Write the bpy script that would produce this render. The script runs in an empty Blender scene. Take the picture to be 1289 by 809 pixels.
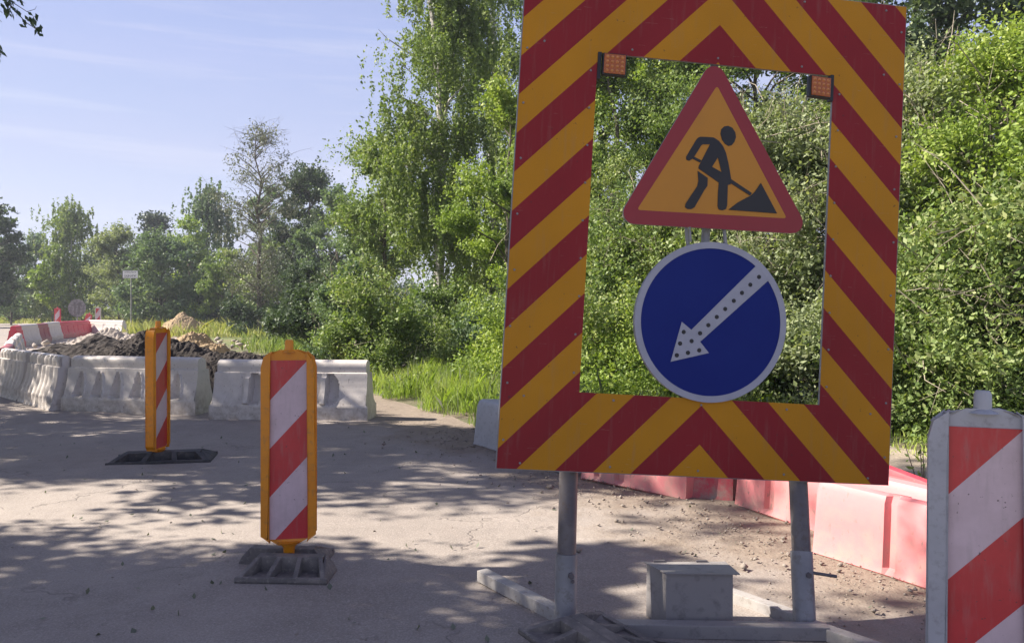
import bpy, bmesh, math, random
import numpy as np
from mathutils import Vector, Matrix, noise
from mathutils.geometry import tessellate_polygon

# ------------------------------------------------------------------ camera, sky, sun, exposure
S = bpy.context.scene
C = S.collection
CAM_H = 1.5; FPX = 1000.0; CX = 644.5; HY = 388.0
cam = bpy.data.cameras.new('camera'); co = bpy.data.objects.new('camera', cam); C.objects.link(co)
co.location = (0, 0, CAM_H); co.rotation_euler = (math.radians(90), 0, 0)
cam.sensor_width = 36; cam.lens = 36 * FPX / 1289.0
cam.shift_y = -(404.5 - HY) / 1289.0
cam.clip_end = 3000
S.camera = co
SUN_EL = math.radians(40); SUN_AZ = Vector((-0.995, 0.07))      # towards the sun
w = bpy.data.worlds.new('World'); S.world = w; w.use_nodes = True
nt = w.node_tree; nt.nodes.clear()
wo = nt.nodes.new('ShaderNodeOutputWorld'); bg = nt.nodes.new('ShaderNodeBackground')
sky = nt.nodes.new('ShaderNodeTexSky'); sky.sky_type = 'NISHITA'; sky.sun_disc = False
sky.sun_elevation = SUN_EL; sky.sun_rotation = math.atan2(SUN_AZ.x, SUN_AZ.y)
sky.air_density = 1.0; sky.dust_density = 0.4; sky.ozone_density = 4.0
# thin high cloud, laid out by direction in the sky
tc = nt.nodes.new('ShaderNodeTexCoord'); mp = nt.nodes.new('ShaderNodeMapping')
mp.inputs['Scale'].default_value = (1.2, 1.2, 9.0)
cn = nt.nodes.new('ShaderNodeTexNoise'); cn.inputs['Scale'].default_value = 1.6; cn.inputs['Detail'].default_value = 5
cr = nt.nodes.new('ShaderNodeValToRGB')
cr.color_ramp.elements[0].position = 0.42; cr.color_ramp.elements[0].color = (.8, .8, .8, 1)
cr.color_ramp.elements[1].position = 0.75; cr.color_ramp.elements[1].color = (.95, .95, .95, 1)
mx = nt.nodes.new('ShaderNodeMixRGB')
sx = nt.nodes.new('ShaderNodeSeparateXYZ'); nt.links.new(tc.outputs['Generated'], sx.inputs[0])
gr = nt.nodes.new('ShaderNodeValToRGB'); nt.links.new(sx.outputs[2], gr.inputs[0])
gr.color_ramp.elements[0].position = 0.0; gr.color_ramp.elements[0].color = (.665, .665, .79, 1)
gr.color_ramp.elements[1].position = 0.32; gr.color_ramp.elements[1].color = (.40, .465, .745, 1)
ge = gr.color_ramp.elements.new(.75); ge.color = (.19, .20, .37, 1)
g2 = nt.nodes.new('ShaderNodeVectorMath'); g2.operation = 'SCALE'; g2.inputs[3].default_value = 8.6
nt.links.new(gr.outputs[0], g2.inputs[0]); cm = nt.nodes.new('ShaderNodeMapping'); cm.inputs['Scale'].default_value = (1.0, 1.0, 16.0); cm.inputs['Rotation'].default_value = (0.03, 0.05, .4)
c3 = nt.nodes.new('ShaderNodeTexNoise'); c3.inputs['Scale'].default_value = 1.9; c3.inputs['Detail'].default_value = 6; c3.inputs['Roughness'].default_value = .6
nt.links.new(tc.outputs['Generated'], cm.inputs[0]); nt.links.new(cm.outputs[0], c3.inputs['Vector'])
c4 = nt.nodes.new('ShaderNodeValToRGB'); c4.color_ramp.elements[0].position = .50; c4.color_ramp.elements[0].color = (0, 0, 0, 1); c4.color_ramp.elements[1].position = .72; c4.color_ramp.elements[1].color = (.4, .4, .4, 1)
nt.links.new(c3.outputs[0], c4.inputs[0])
c5 = nt.nodes.new('ShaderNodeMixRGB'); c5.inputs[2].default_value = (6.5, 6.4, 7.2, 1); nt.links.new(c4.outputs[0], c5.inputs[0]); nt.links.new(g2.outputs[0], c5.inputs[1])
nt.links.new(c5.outputs[0], mx.inputs[2])
L = nt.links.new
L(tc.outputs['Generated'], mp.inputs[0]); L(mp.outputs[0], cn.inputs['Vector']); L(cn.outputs[0], cr.inputs[0])
L(cr.outputs[0], mx.inputs[0]); L(sky.outputs[0], mx.inputs[1]); L(mx.outputs[0], bg.inputs[0])
bg.inputs[1].default_value = 0.055
L(bg.outputs[0], wo.inputs[0])
sl = bpy.data.lights.new('sun', 'SUN'); sl.energy = 5.0; sl.angle = math.radians(0.53); sl.color = (1.0, .90, .78)
so = bpy.data.objects.new('sun', sl); C.objects.link(so)
sd = Vector((SUN_AZ.x * math.cos(SUN_EL), SUN_AZ.y * math.cos(SUN_EL), math.sin(SUN_EL))).normalized()
so.rotation_euler = sd.to_track_quat('Z', 'Y').to_euler()
so.location = sd * 50
S.view_settings.view_transform = 'Standard'; S.view_settings.look = 'None'
S.view_settings.exposure = 1.38; S.view_settings.gamma = 1; S.view_settings.use_curve_mapping = False

# ------------------------------------------------------------------ helpers
rng = np.random.default_rng(7); random.seed(7)
def G(px, py, z=0.0):                      # ground point seen at a photo pixel
    Y = FPX * (CAM_H - z) / (py - HY)
    return Vector(((px - CX) / FPX * Y, Y, z))
def PX(px, Y, z=0.0): return Vector(((px - CX) / FPX * Y, Y, z))
DV = Vector((-0.47, 0.883, 0)).normalized(); NV = Vector((0.883, 0.47, 0)).normalized()
def SN(s, t, z=0): return NV * s + DV * t + Vector((0, 0, z))   # road frame: s across, t along

def setp(o, label=None, cat=None, group=None, kind=None):
    if label: o['label'] = label
    if cat: o['category'] = cat
    if group: o['group'] = group
    if kind: o['kind'] = kind
    return o
def thing(name, label, cat, loc=(0, 0, 0), rotz=0.0, group=None):
    o = bpy.data.objects.new(name, None); C.objects.link(o); o.empty_display_size = .2
    o.location = loc; o.rotation_euler = (0, 0, rotz)
    return setp(o, label, cat, group)
def link(name, me, parent=None, mats=(), loc=None, rot=None):
    o = bpy.data.objects.new(name, me); C.objects.link(o)
    for m in mats: me.materials.append(m)
    if parent: o.parent = parent
    if loc is not None: o.location = loc
    if rot is not None: o.rotation_euler = rot
    return o
def copy_tree(o, parent=None):
    c = o.copy(); C.objects.link(c)
    if parent: c.parent = parent
    for ch in list(o.children): copy_tree(ch, c)
    return c

class MB:
    def __init__(s): s.v = []; s.f = []; s.m = []
    def add(s, vs, fs, mat=0):
        n = len(s.v); s.v += [tuple(v) for v in vs]; s.f += [tuple(i + n for i in f) for f in fs]; s.m += [mat] * len(fs)
    def box(s, c, d, mat=0, M=None):
        hx, hy, hz = d[0] / 2, d[1] / 2, d[2] / 2
        vs = [Vector((x * hx, y * hy, z * hz)) for z in (-1, 1) for y in (-1, 1) for x in (-1, 1)]
        if M: vs = [M @ v for v in vs]
        vs = [v + Vector(c) for v in vs]
        s.add(vs, [(0, 2, 3, 1), (4, 5, 7, 6), (0, 1, 5, 4), (2, 6, 7, 3), (0, 4, 6, 2), (1, 3, 7, 5)], mat)
    def tube(s, pts, rad, n=8, mat=0, caps=True):
        pts = [Vector(p) for p in pts]
        if not hasattr(rad, '__len__'): rad = [rad] * len(pts)
        rings = []
        for i, p in enumerate(pts):
            t = (pts[min(i + 1, len(pts) - 1)] - pts[max(i - 1, 0)]).normalized()
            a = t.cross(Vector((.13, .97, .21)))
            if a.length < 1e-3: a = t.cross(Vector((1, 0, 0)))
            a.normalize(); b = t.cross(a)
            rings.append([p + (a * math.cos(k * 2 * math.pi / n) + b * math.sin(k * 2 * math.pi / n)) * rad[i] for k in range(n)])
        vs = [v for r in rings for v in r]; fs = []
        for i in range(len(pts) - 1):
            for k in range(n):
                k2 = (k + 1) % n
                fs.append((i * n + k, i * n + k2, (i + 1) * n + k2, (i + 1) * n + k))
        if caps:
            fs.append(tuple(range(n - 1, -1, -1))); fs.append(tuple((len(pts) - 1) * n + k for k in range(n)))
        s.add(vs, fs, mat)
    def prism(s, poly, y0, y1, mat=0, holes=(), M=None):    # polygon in x,z ; thickness along y (y0 is the front, towards -y)
        loops = [poly] + list(holes)
        allp = [p for l in loops for p in l]
        tris = tessellate_polygon([[Vector((p[0], p[1], 0)) for p in l] for l in loops])
        n = len(allp)
        vs = [Vector((p[0], y0, p[1])) for p in allp] + [Vector((p[0], y1, p[1])) for p in allp]
        if M: vs = [M @ v for v in vs]
        fs = []
        for t in tris:
            a, b, c = [Vector(allp[i]) for i in t]
            ccw = (b - a).cross(c - a) if False else ((b.x - a.x) * (c.y - a.y) - (b.y - a.y) * (c.x - a.x))
            t = t if ccw > 0 else (t[0], t[2], t[1])
            fs.append(tuple(t)); fs.append((t[0] + n, t[2] + n, t[1] + n))
        o = 0
        for l in loops:
            k = len(l)
            for i in range(k):
                a, b = o + i, o + (i + 1) % k
                fs.append((a, b, b + n, a + n))
            o += k
        s.add(vs, fs, mat)
    def mesh(s, name, smooth=0, bevel=0):
        me = bpy.data.meshes.new(name); me.from_pydata(s.v, [], s.f)
        me.polygons.foreach_set('material_index', s.m)
        bm = bmesh.new(); bm.from_mesh(me)
        if bevel:
            bmesh.ops.bevel(bm, geom=[e for e in bm.edges if len(e.link_faces) == 2 and e.calc_face_angle() > .5], offset=bevel, segments=2, affect='EDGES', profile=.7)
        bmesh.ops.recalc_face_normals(bm, faces=bm.faces)
        bm.to_mesh(me); bm.free()
        if smooth:
            me.polygons.foreach_set('use_smooth', [True] * len(me.polygons))
            me.set_sharp_from_angle(angle=math.radians(smooth))
        me.update(); return me
    def build(s, name, mats, parent=None, smooth=0, bevel=0, loc=None, rot=None):
        if not isinstance(mats, (list, tuple)): mats = [mats]
        return link(name, s.mesh(name, smooth, bevel), parent, mats, loc, rot)

def rrect(x0, z0, x1, z1, r, n=5):
    out = []
    for cx, cz, a0 in ((x1 - r, z0 + r, -90), (x1 - r, z1 - r, 0), (x0 + r, z1 - r, 90), (x0 + r, z0 + r, 180)):
        for i in range(n + 1):
            a = math.radians(a0 + 90 * i / n); out.append((cx + r * math.cos(a), cz + r * math.sin(a)))
    return out
def circle(cx, cz, r, n=48, rz=None): return [(cx + r * math.cos(2 * math.pi * i / n), cz + (rz or r) * math.sin(2 * math.pi * i / n)) for i in range(n)]
def rtri(P, r, n=6):                       # rounded triangle, corners P counter-clockwise
    out = []
    for i in range(3):
        p = Vector(P[i]); a = (Vector(P[i - 1]) - p).normalized(); b = (Vector(P[(i + 1) % 3]) - p).normalized()
        half = a.angle(b) / 2; c = p + (a + b).normalized() * (r / math.sin(half)); d = r / math.tan(half)
        s0 = p + a * d - c; s1 = p + b * d - c
        a0 = math.atan2(s0.y, s0.x); a1 = math.atan2(s1.y, s1.x)
        while a1 < a0: a1 += 2 * math.pi
        for k in range(n + 1):
            t = a0 + (a1 - a0) * k / n; out.append((c.x + r * math.cos(t), c.y + r * math.sin(t)))
    return out

# ------------------------------------------------------------------ materials
class N:
    def __init__(s, name):
        s.m = bpy.data.materials.new(name); s.m.use_nodes = True; s.t = s.m.node_tree
        s.t.nodes.clear(); s.out = s.t.nodes.new('ShaderNodeOutputMaterial')
        s.b = s.t.nodes.new('ShaderNodeBsdfPrincipled'); s.t.links.new(s.b.outputs[0], s.out.inputs[0])
        s.tc = s.t.nodes.new('ShaderNodeTexCoord')
    def n(s, ty, **k):
        x = s.t.nodes.new(ty)
        for a, b in k.items(): setattr(x, a, b)
        return x
    def l(s, a, b): s.t.links.new(a, b)
    def math(s, op, a, b=None, clamp=False):
        x = s.n('ShaderNodeMath', operation=op, use_clamp=clamp)
        for i, v in enumerate((a, b)):
            if v is None: continue
            if isinstance(v, (int, float)): x.inputs[i].default_value = v
            else: s.l(v, x.inputs[i])
        return x.outputs[0]
    def noise(s, scale, detail=3, rough=.55, vec=None, out=0, sc=None, dist=0):
        x = s.n('ShaderNodeTexNoise'); x.inputs['Scale'].default_value = scale; x.inputs['Detail'].default_value = detail
        x.inputs['Roughness'].default_value = rough; x.inputs['Distortion'].default_value = dist
        v = vec or s.tc.outputs['Object']
        if sc:
            m = s.n('ShaderNodeMapping'); m.inputs['Scale'].default_value = sc; s.l(v, m.inputs[0]); v = m.outputs[0]
        s.l(v, x.inputs['Vector']); return x.outputs[out]
    def ramp(s, f, stops, interp='LINEAR'):
        r = s.n('ShaderNodeValToRGB'); r.color_ramp.interpolation = interp
        e = r.color_ramp.elements
        while len(e) < len(stops): e.new(.5)
        for i, (p, c) in enumerate(stops):
            e[i].position = p; e[i].color = (c if hasattr(c, '__len__') else (c, c, c)) + (1,) if hasattr(c, '__len__') else (c, c, c, 1)
        s.l(f, r.inputs[0]); return r.outputs[0]
    def mix(s, f, a, b, mode='MIX'):
        x = s.n('ShaderNodeMixRGB', blend_type=mode)
        for i, v in enumerate((f, a, b)):
            if isinstance(v, (int, float)): x.inputs[i].default_value = v if i == 0 else (v, v, v, 1)
            elif isinstance(v, tuple): x.inputs[i].default_value = v + (1,)
            else: s.l(v, x.inputs[i])
        return x.outputs[0]
    def bump(s, h, strength=.3, dist=.01):
        b = s.n('ShaderNodeBump'); b.inputs['Strength'].default_value = strength; b.inputs['Distance'].default_value = dist
        s.l(h, b.inputs['Height']); s.l(b.outputs[0], s.b.inputs['Normal'])
    def col(s, c):
        if isinstance(c, tuple): s.b.inputs['Base Color'].default_value = c + (1,)
        else: s.l(c, s.b.inputs['Base Color'])
    def rough(s, r): s.b.inputs['Roughness'].default_value = r
    def xyz(s):
        x = s.n('ShaderNodeSeparateXYZ'); s.l(s.tc.outputs['Object'], x.inputs[0]); return x.outputs

def m_weathered(name, c, c2, scale=6, rough=.5, amt=(.45, .75), bump=.15, grime=None, metal=0):
    k = N(name); f = k.noise(scale, 5, .6)
    f = k.ramp(f, [(amt[0], 0.0), (amt[1], 1.0)])
    col = k.mix(f, c, c2)
    if grime:
        g = k.noise(scale * 4.7, 6, .7); g = k.ramp(g, [(.52, 0.0), (.70, .8)])
        col = k.mix(g, col, grime)
    k.col(col); k.rough(rough); k.b.inputs['Metallic'].default_value = metal
    if bump: k.bump(k.noise(scale * 12, 4, .6), bump, .004)
    return k.m

def m_chevron():
    k = N('chevron_sheeting'); x, y, z = k.xyz()
    a = k.math('ABSOLUTE', k.math('SUBTRACT', x, .9689))
    t = k.math('ADD', z, k.math('MULTIPLY', a, 1.024))
    f = k.math('FRACT', k.math('ADD', k.math('DIVIDE', k.math('SUBTRACT', 2.199, t), .372), 20.0))
    f = k.math('LESS_THAN', f, .5)
    g = k.noise(1.7, 4); g = k.ramp(g, [(.3, (.86, .86, .86)), (.7, (1.05, 1.05, 1.05))])
    c = k.mix(f, (.52, .235, .012), (.26, .020, .026))
    c = k.mix(1.0, c, g, 'MULTIPLY')
    hx = k.noise(260, 1); hx = k.ramp(hx, [(.35, (.93, .93, .93)), (.65, (1.04, 1.04, 1.04))]); c = k.mix(1.0, c, hx, 'MULTIPLY')
    d = k.noise(38, 3, .5); d = k.ramp(d, [(.69, 0.0), (.73, .6)]); c = k.mix(d, c, (.05, .04, .04))
    sc_ = k.noise(9, 2, .5, sc=(1, 1, 14)); sc_ = k.ramp(sc_, [(.70, 0.0), (.72, .35), (.74, 0.0)]); c = k.mix(sc_, c, (.42, .36, .30))
    st = k.noise(7, 5, .6, sc=(5, 1, .5)); st = k.ramp(st, [(.54, 0.0), (.80, .24)]); c = k.mix(st, c, (.25, .2, .17))
    k.col(c); k.rough(.5); k.b.inputs['Specular IOR Level'].default_value = .2; return k.m
M_CHEV = m_chevron()
def m_stripes(name, x0, w, ztop, pitch):     # red and white diagonal guide stripes in object space
    k = N(name); x, y, z = k.xyz()
    u = k.math('DIVIDE', k.math('SUBTRACT', x, x0), w)
    t = k.math('SUBTRACT', k.math('SUBTRACT', ztop, z), k.math('MULTIPLY', k.math('SUBTRACT', 1.0, u), pitch * .83))
    f = k.math('FRACT', k.math('ADD', k.math('DIVIDE', t, pitch * 2), 10.0))
    f = k.math('LESS_THAN', f, .5)
    c = k.mix(f, (.56, .045, .05), (.64, .51, .55))
    g = k.noise(5, 5, .65); g = k.ramp(g, [(.35, (.80, .79, .78)), (.65, (1, 1, 1))]); c = k.mix(1.0, c, g, 'MULTIPLY')
    d = k.noise(55, 3, .5); d = k.ramp(d, [(.70, 0.0), (.73, .8)]); c = k.mix(d, c, (.07, .05, .05))
    s_ = k.noise(9, 5, .65, sc=(4, 4, .6)); s_ = k.ramp(s_, [(.5, 0.0), (.8, .35)]); c = k.mix(s_, c, (.30, .26, .24))
    k.col(c); k.rough(.35); return k.m
M_RED = m_weathered('sign_red', (.28, .020, .028), (.25, .02, .026), 3, .45, bump=0)
M_YEL = m_weathered('sign_yellow', (.52, .22, .012), (.47, .20, .015), 3, .45, bump=0)
M_BLK = m_weathered('sign_black', (.016, .016, .02), (.022, .022, .026), 4, .5, bump=0)
M_BLUE = m_weathered('sign_blue', (.005, .017, .17), (.007, .021, .185), 3, .5, bump=0)
M_BLUE.node_tree.nodes['Principled BSDF'].inputs['Specular IOR Level'].default_value = .2
M_SWHITE = m_weathered('sign_white', (.36, .37, .44), (.30, .31, .37), 8, .5, bump=0)
M_GALV = m_weathered('galvanised_steel', (.24, .245, .26), (.33, .33, .34), 5, .55, bump=.08, grime=(.17, .155, .14), metal=.25)
M_DSTEEL = m_weathered('dark_steel', (.13, .12, .13), (.20, .185, .18), 7, .5, bump=.08, grime=(.12, .09, .07), metal=.25)
M_GREY = m_weathered('grey_painted_box', (.27, .255, .25), (.31, .295, .28), 4, .5, bump=.05, grime=(.16, .15, .15))
M_BEAM = m_weathered('grey_painted_beam', (.36, .345, .33), (.27, .26, .26), 7, .65, bump=.15, grime=(.22, .19, .165))
M_RUB = m_weathered('grey_rubber', (.13, .12, .115), (.24, .215, .195), 8, .8, bump=.3, grime=(.30, .27, .24))
M_RUBD = m_weathered('dark_rubber', (.05, .05, .052), (.09, .085, .08), 8, .8, bump=.3, grime=(.15, .135, .12))
M_ORA = m_weathered('orange_plastic', (.72, .27, .012), (.62, .22, .015), 5, .38, bump=.04, grime=(.42, .19, .05))
M_GPL = m_weathered('grey_plastic', (.40, .41, .44), (.33, .34, .37), 6, .5, bump=.08, grime=(.24, .24, .25))
M_AMB = m_weathered('amber_lens', (.40, .11, .02), (.34, .09, .02), 5, .25, bump=0)
M_AMBB = m_weathered('amber_bulb', (.60, .24, .08), (.50, .19, .06), 5, .2, bump=0)
def m_barrier(name, c, dirt=(.30, .26, .22)):
    k = N(name); f = k.ramp(k.noise(2.5, 5, .65), [(.35, 0.0), (.75, .45)]); col = k.mix(f, c, tuple(.82 * a + .03 for a in c))
    x, y, z = k.xyz()
    h = k.math('SUBTRACT', .95, k.math('MULTIPLY', z, 2.4), clamp=True)
    g = k.ramp(k.noise(9, 6, .7), [(.38, 0.0), (.68, 1.0)]); g = k.math('MULTIPLY', k.math('ADD', h, .18), g, clamp=True)
    col = k.mix(g, col, dirt)
    sp = k.ramp(k.noise(34, 4, .6, sc=(1, 1, .5)), [(.62, 0.0), (.68, .6)]); col = k.mix(sp, col, (.22, .18, .16))
    k.col(col); k.rough(.5); k.bump(k.noise(11, 3), .25, .008); return k.m
M_BW = m_barrier('dusty_white_plastic', (.62, .58, .545))
M_BR = m_barrier('dusty_red_plastic', (.60, .035, .07))
M_BR2 = m_barrier('faded_maroon_plastic', (.30, .06, .08))
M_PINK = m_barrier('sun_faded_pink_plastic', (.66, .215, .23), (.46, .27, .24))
M_DRED = m_barrier('dull_and_shaded_red_plastic', (.46, .04, .07))  # also the shade colour painted on the farthest pink barrier's end

def leaf_mat(name, dark, mid, light, trans=.35, rough=.45, gain=1.75):
    dark, mid, light = [(c_[0] * gain * 1.08 + .010, c_[1] * gain * 1.03 + .010, c_[2] * gain * 1.15 + .010) for c_ in (dark, mid, light)]
    k = N(name)
    at = k.n('ShaderNodeAttribute', attribute_name='tone')
    c = k.ramp(at.outputs['Fac'], [(0.0, dark), (.5, mid), (1.0, light)])
    k.col(c); k.rough(rough + .08); k.b.inputs['Specular IOR Level'].default_value = .3
    tr = k.n('ShaderNodeBsdfTranslucent'); c2 = k.mix(1.0, c, (1.0, 1.05, .45), 'MULTIPLY'); k.l(c2, tr.inputs[0])
    ms = k.n('ShaderNodeMixShader'); ms.inputs[0].default_value = trans
    k.l(k.b.outputs[0], ms.inputs[1]); k.l(tr.outputs[0], ms.inputs[2]); k.l(ms.outputs[0], k.out.inputs[0])
    return k.m
LM = {
 'birch':  leaf_mat('birch_leaves', (.050, .085, .022), (.095, .14, .035), (.17, .21, .07)),
 'pale':   leaf_mat('pale_willow_leaves', (.075, .105, .045), (.13, .165, .075), (.23, .26, .14)),
 'fresh':  leaf_mat('fresh_green_leaves', (.07, .12, .02), (.13, .19, .03), (.24, .29, .07)),
 'mid':    leaf_mat('green_leaves', (.052, .09, .024), (.10, .15, .04), (.19, .22, .085)),
 'dark':   leaf_mat('dark_green_leaves', (.020, .040, .018), (.035, .062, .025), (.07, .10, .045), .25, gain=1.6),
 'cool':   leaf_mat('bluish_green_leaves', (.040, .075, .038), (.075, .12, .055), (.13, .17, .09)),
 'spruce': leaf_mat('spruce_needles', (.018, .032, .018), (.03, .05, .026), (.05, .075, .04), .1),
 'dry':    leaf_mat('sparse_grey_twig_tips', (.055, .065, .045), (.085, .10, .065), (.14, .155, .10), .2),
 'grass':  leaf_mat('grass_blades', (.09, .14, .025), (.15, .22, .035), (.27, .31, .09), .4),
 'fgrass': leaf_mat('far_meadow_grass', (.11, .14, .03), (.17, .20, .05), (.28, .27, .11), .3),
}
M_BARK = m_weathered('grey_bark', (.09, .075, .06), (.15, .13, .11), 9, .9, bump=.5)
M_TWIG = m_weathered('dry_twigs', (.26, .23, .18), (.36, .32, .25), 9, .9, bump=.2)
def m_birch():
    k = N('birch_bark'); f = k.ramp(k.noise(7, 4, .6, sc=(1, 1, 3.2)), [(.52, 0.0), (.60, 1.0)])
    k.col(k.mix(f, (.50, .48, .45), (.06, .05, .045))); k.rough(.8); return k.m
M_BIRCH = m_birch()

# ------------------------------------------------------------------ ground, road, verge
def grid_sheet(name, s0, s1, t0, t1, ds, dt, zf, mat, kind='structure', smooth=True):
    ns = int((s1 - s0) / ds) + 1; ntt = int((t1 - t0) / dt) + 1
    vs = []; fs = []
    for i in range(ns):
        for j in range(ntt):
            s_ = s0 + (s1 - s0) * i / (ns - 1); t_ = t0 + (t1 - t0) * j / (ntt - 1)
            p = SN(s_, t_); p.z = zf(s_, t_, p); vs.append(p)
    for i in range(ns - 1):
        for j in range(ntt - 1):
            a = i * ntt + j; fs.append((a, a + ntt, a + ntt + 1, a + 1))
    me = bpy.data.meshes.new(name); me.from_pydata(vs, [], fs)
    if smooth: me.polygons.foreach_set('use_smooth', [True] * len(fs))
    me.update(); o = link(name, me, None, [mat]); setp(o, kind=kind); return o

def m_road():
    k = N('dusty_asphalt'); P = k.tc.outputs['Object']; x, y, z = k.xyz()
    s_ = k.math('ADD', k.math('MULTIPLY', x, NV.x), k.math('MULTIPLY', y, NV.y))
    # aggregate and broad dust
    big = k.noise(.55, 5, .6); c = k.ramp(big, [(.35, (.245, .214, .192)), (.62, (.315, .278, .25))])
    md = k.noise(4.2, 6, .68); c = k.mix(k.ramp(md, [(.42, 0.0), (.68, .55)]), c, (.20, .178, .16))
    # long tyre-worn streaks along the road
    ct, st = DV.y, DV.x
    mpn = k.n('ShaderNodeMapping'); mpn.inputs['Rotation'].default_value = (0, 0, -math.atan2(-DV.x, DV.y)); mpn.inputs['Scale'].default_value = (1.6, .12, 1)
    k.l(P, mpn.inputs[0]); tr = k.noise(1.3, 4, .6, vec=mpn.outputs[0]); c = k.mix(k.ramp(tr, [(.5, 0.0), (.72, .5)]), c, (.33, .295, .262))
    # patches of newer asphalt
    vp = k.n('ShaderNodeTexVoronoi', feature='F1'); vp.inputs['Scale'].default_value = .22; k.l(P, vp.inputs['Vector'])
    c = k.mix(k.ramp(vp.outputs['Color'], [(.70, 0.0), (.72, .35)]), c, (.19, .175, .165))
    fine = k.noise(95, 3, .75); c = k.mix(k.ramp(fine, [(.36, 0.0), (.46, .0), (.60, .45), (.70, .8)]), c, (.42, .385, .35))
    fd = k.noise(70, 4, .8); c = k.mix(k.ramp(fd, [(.28, .75), (.42, 0.0)]), c, (.10, .09, .085))
    # cracks
    wv = k.noise(1.4, 4, .7, out=1); add = k.n('ShaderNodeVectorMath', operation='MULTIPLY_ADD'); add.inputs[1].default_value = (.9, .9, .9)
    k.l(wv, add.inputs[0]); k.l(P, add.inputs[2])
    cracks = None
    for sc_, wd, th in ((.5, .010, .52), (1.5, .012, .66)):
        v = k.n('ShaderNodeTexVoronoi', feature='DISTANCE_TO_EDGE'); v.inputs['Scale'].default_value = sc_; k.l(add.outputs[0], v.inputs['Vector'])
        m_ = k.ramp(v.outputs['Distance'], [(0.0, 1.0), (wd, 0.0)])
        msk = k.ramp(k.noise(.8 + sc_, 2), [(th - .04, 0.0), (th + .04, 1.0)]); m_ = k.math('MULTIPLY', m_, msk)
        cracks = m_ if cracks is None else k.math('MAXIMUM', cracks, m_)
    c = k.mix(k.math('MULTIPLY', cracks, .42), c, (.085, .075, .07))
    # dirt spilling in from the right-hand side
    e = k.math('ADD', k.math('SUBTRACT', s_, 3.0), k.math('MULTIPLY', k.math('SUBTRACT', k.noise(1.1, 5, .65), .5), 2.6))
    e = k.math('MULTIPLY', e, 1.6, clamp=True)
    dirt = k.ramp(k.noise(9, 7, .75), [(.3, (.17, .135, .105)), (.7, (.29, .24, .19))])
    c = k.mix(k.math('MULTIPLY', e, .85), c, dirt)
    k.col(c); k.rough(.9); k.b.inputs['Specular IOR Level'].default_value = .25
    h = k.math('ADD', k.math('MULTIPLY', k.noise(60, 4, .7), .35), k.math('MULTIPLY', md, .8))
    h = k.math('SUBTRACT', h, k.math('MULTIPLY', cracks, .4)); h = k.math('ADD', h, k.math('MULTIPLY', k.math('MULTIPLY', e, k.noise(22, 5, .7)), 1.5))
    k.bump(h, .75, .014); return k.m
def m_soil(name, a, b, g=None, gs=.5):
    k = N(name); c = k.ramp(k.noise(6, 7, .75), [(.3, a), (.7, b)])
    if g: c = k.mix(k.ramp(k.noise(gs, 5, .6), [(.40, 0.0), (.55, .85)]), c, g)
    c = k.mix(k.ramp(k.noise(60, 4, .7), [(.5, 0.0), (.7, .4)]), c, tuple(min(1, 1.35 * v) for v in b))
    k.col(c); k.rough(.95); k.bump(k.noise(16, 7, .75), .8, .03); return k.m
M_ROAD = m_road()
M_SOIL = m_soil('verge_soil', (.10, .08, .055), (.19, .155, .11), (.08, .11, .035), .7)
M_FIELD = m_soil('meadow_ground', (.12, .12, .05), (.18, .17, .07), (.10, .15, .035), .25)
M_SAND = m_soil('sandy_path', (.27, .225, .17), (.40, .34, .27))
M_DARK = m_soil('dark_dug_soil', (.020, .017, .016), (.062, .050, .044))
M_HEAP = m_soil('straw_and_clay_heap', (.26, .18, .10), (.46, .35, .21))
M_RUBBLE = m_soil('pale_broken_concrete', (.30, .26, .22), (.45, .40, .35))

def nz(x, y, sc, z=0.): return noise.noise(Vector((x * sc, y * sc, z)))
gp = bpy.data.meshes.new('ground'); gp.from_pydata([(-900, -200, -.03), (900, -200, -.03), (900, 1500, -.03), (-900, 1500, -.03)], [], [(0, 1, 2, 3)])
setp(link('ground', gp, None, [M_FIELD]), kind='structure')
def roadz(s, t, p):
    e = max(0, s - 3.2)
    return .012 * nz(p.x, p.y, .9) + .006 * nz(p.x, p.y, 2.7, 4) + .05 * min(e, 1) * (nz(p.x, p.y, 1.4, 9) * .6) + .004
grid_sheet('road', -9.0, 4.4, -8, 22, .12, .12, roadz, M_ROAD)
grid_sheet('far_road', -9.0, 4.4, 22, 110, 3, 5, lambda s, t, p: -.004, M_ROAD)
def vz(s, t, p):
    e = s - 4.3; return -.02 + .10 * min(1, max(0, e / 1.2)) + .07 * nz(p.x, p.y, 1.1) * min(1, max(0, e)) + .03 * nz(p.x, p.y, 4, 3)* min(1, max(0, e * 2))
grid_sheet('verge', 4.05, 16, -4, 34, .2, .25, vz, M_SOIL)
grid_sheet('sand_path', 5.4, 7.1, -4, 8.2, .15, .25, lambda s, t, p: .125 + .03 * nz(p.x, p.y, 1.5), M_SAND)
grid_sheet('sandy_clearing', 8.5, 17, 22, 36, .4, .5, lambda s, t, p: .16 + .15 * nz(p.x, p.y, .6), M_SAND)

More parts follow.
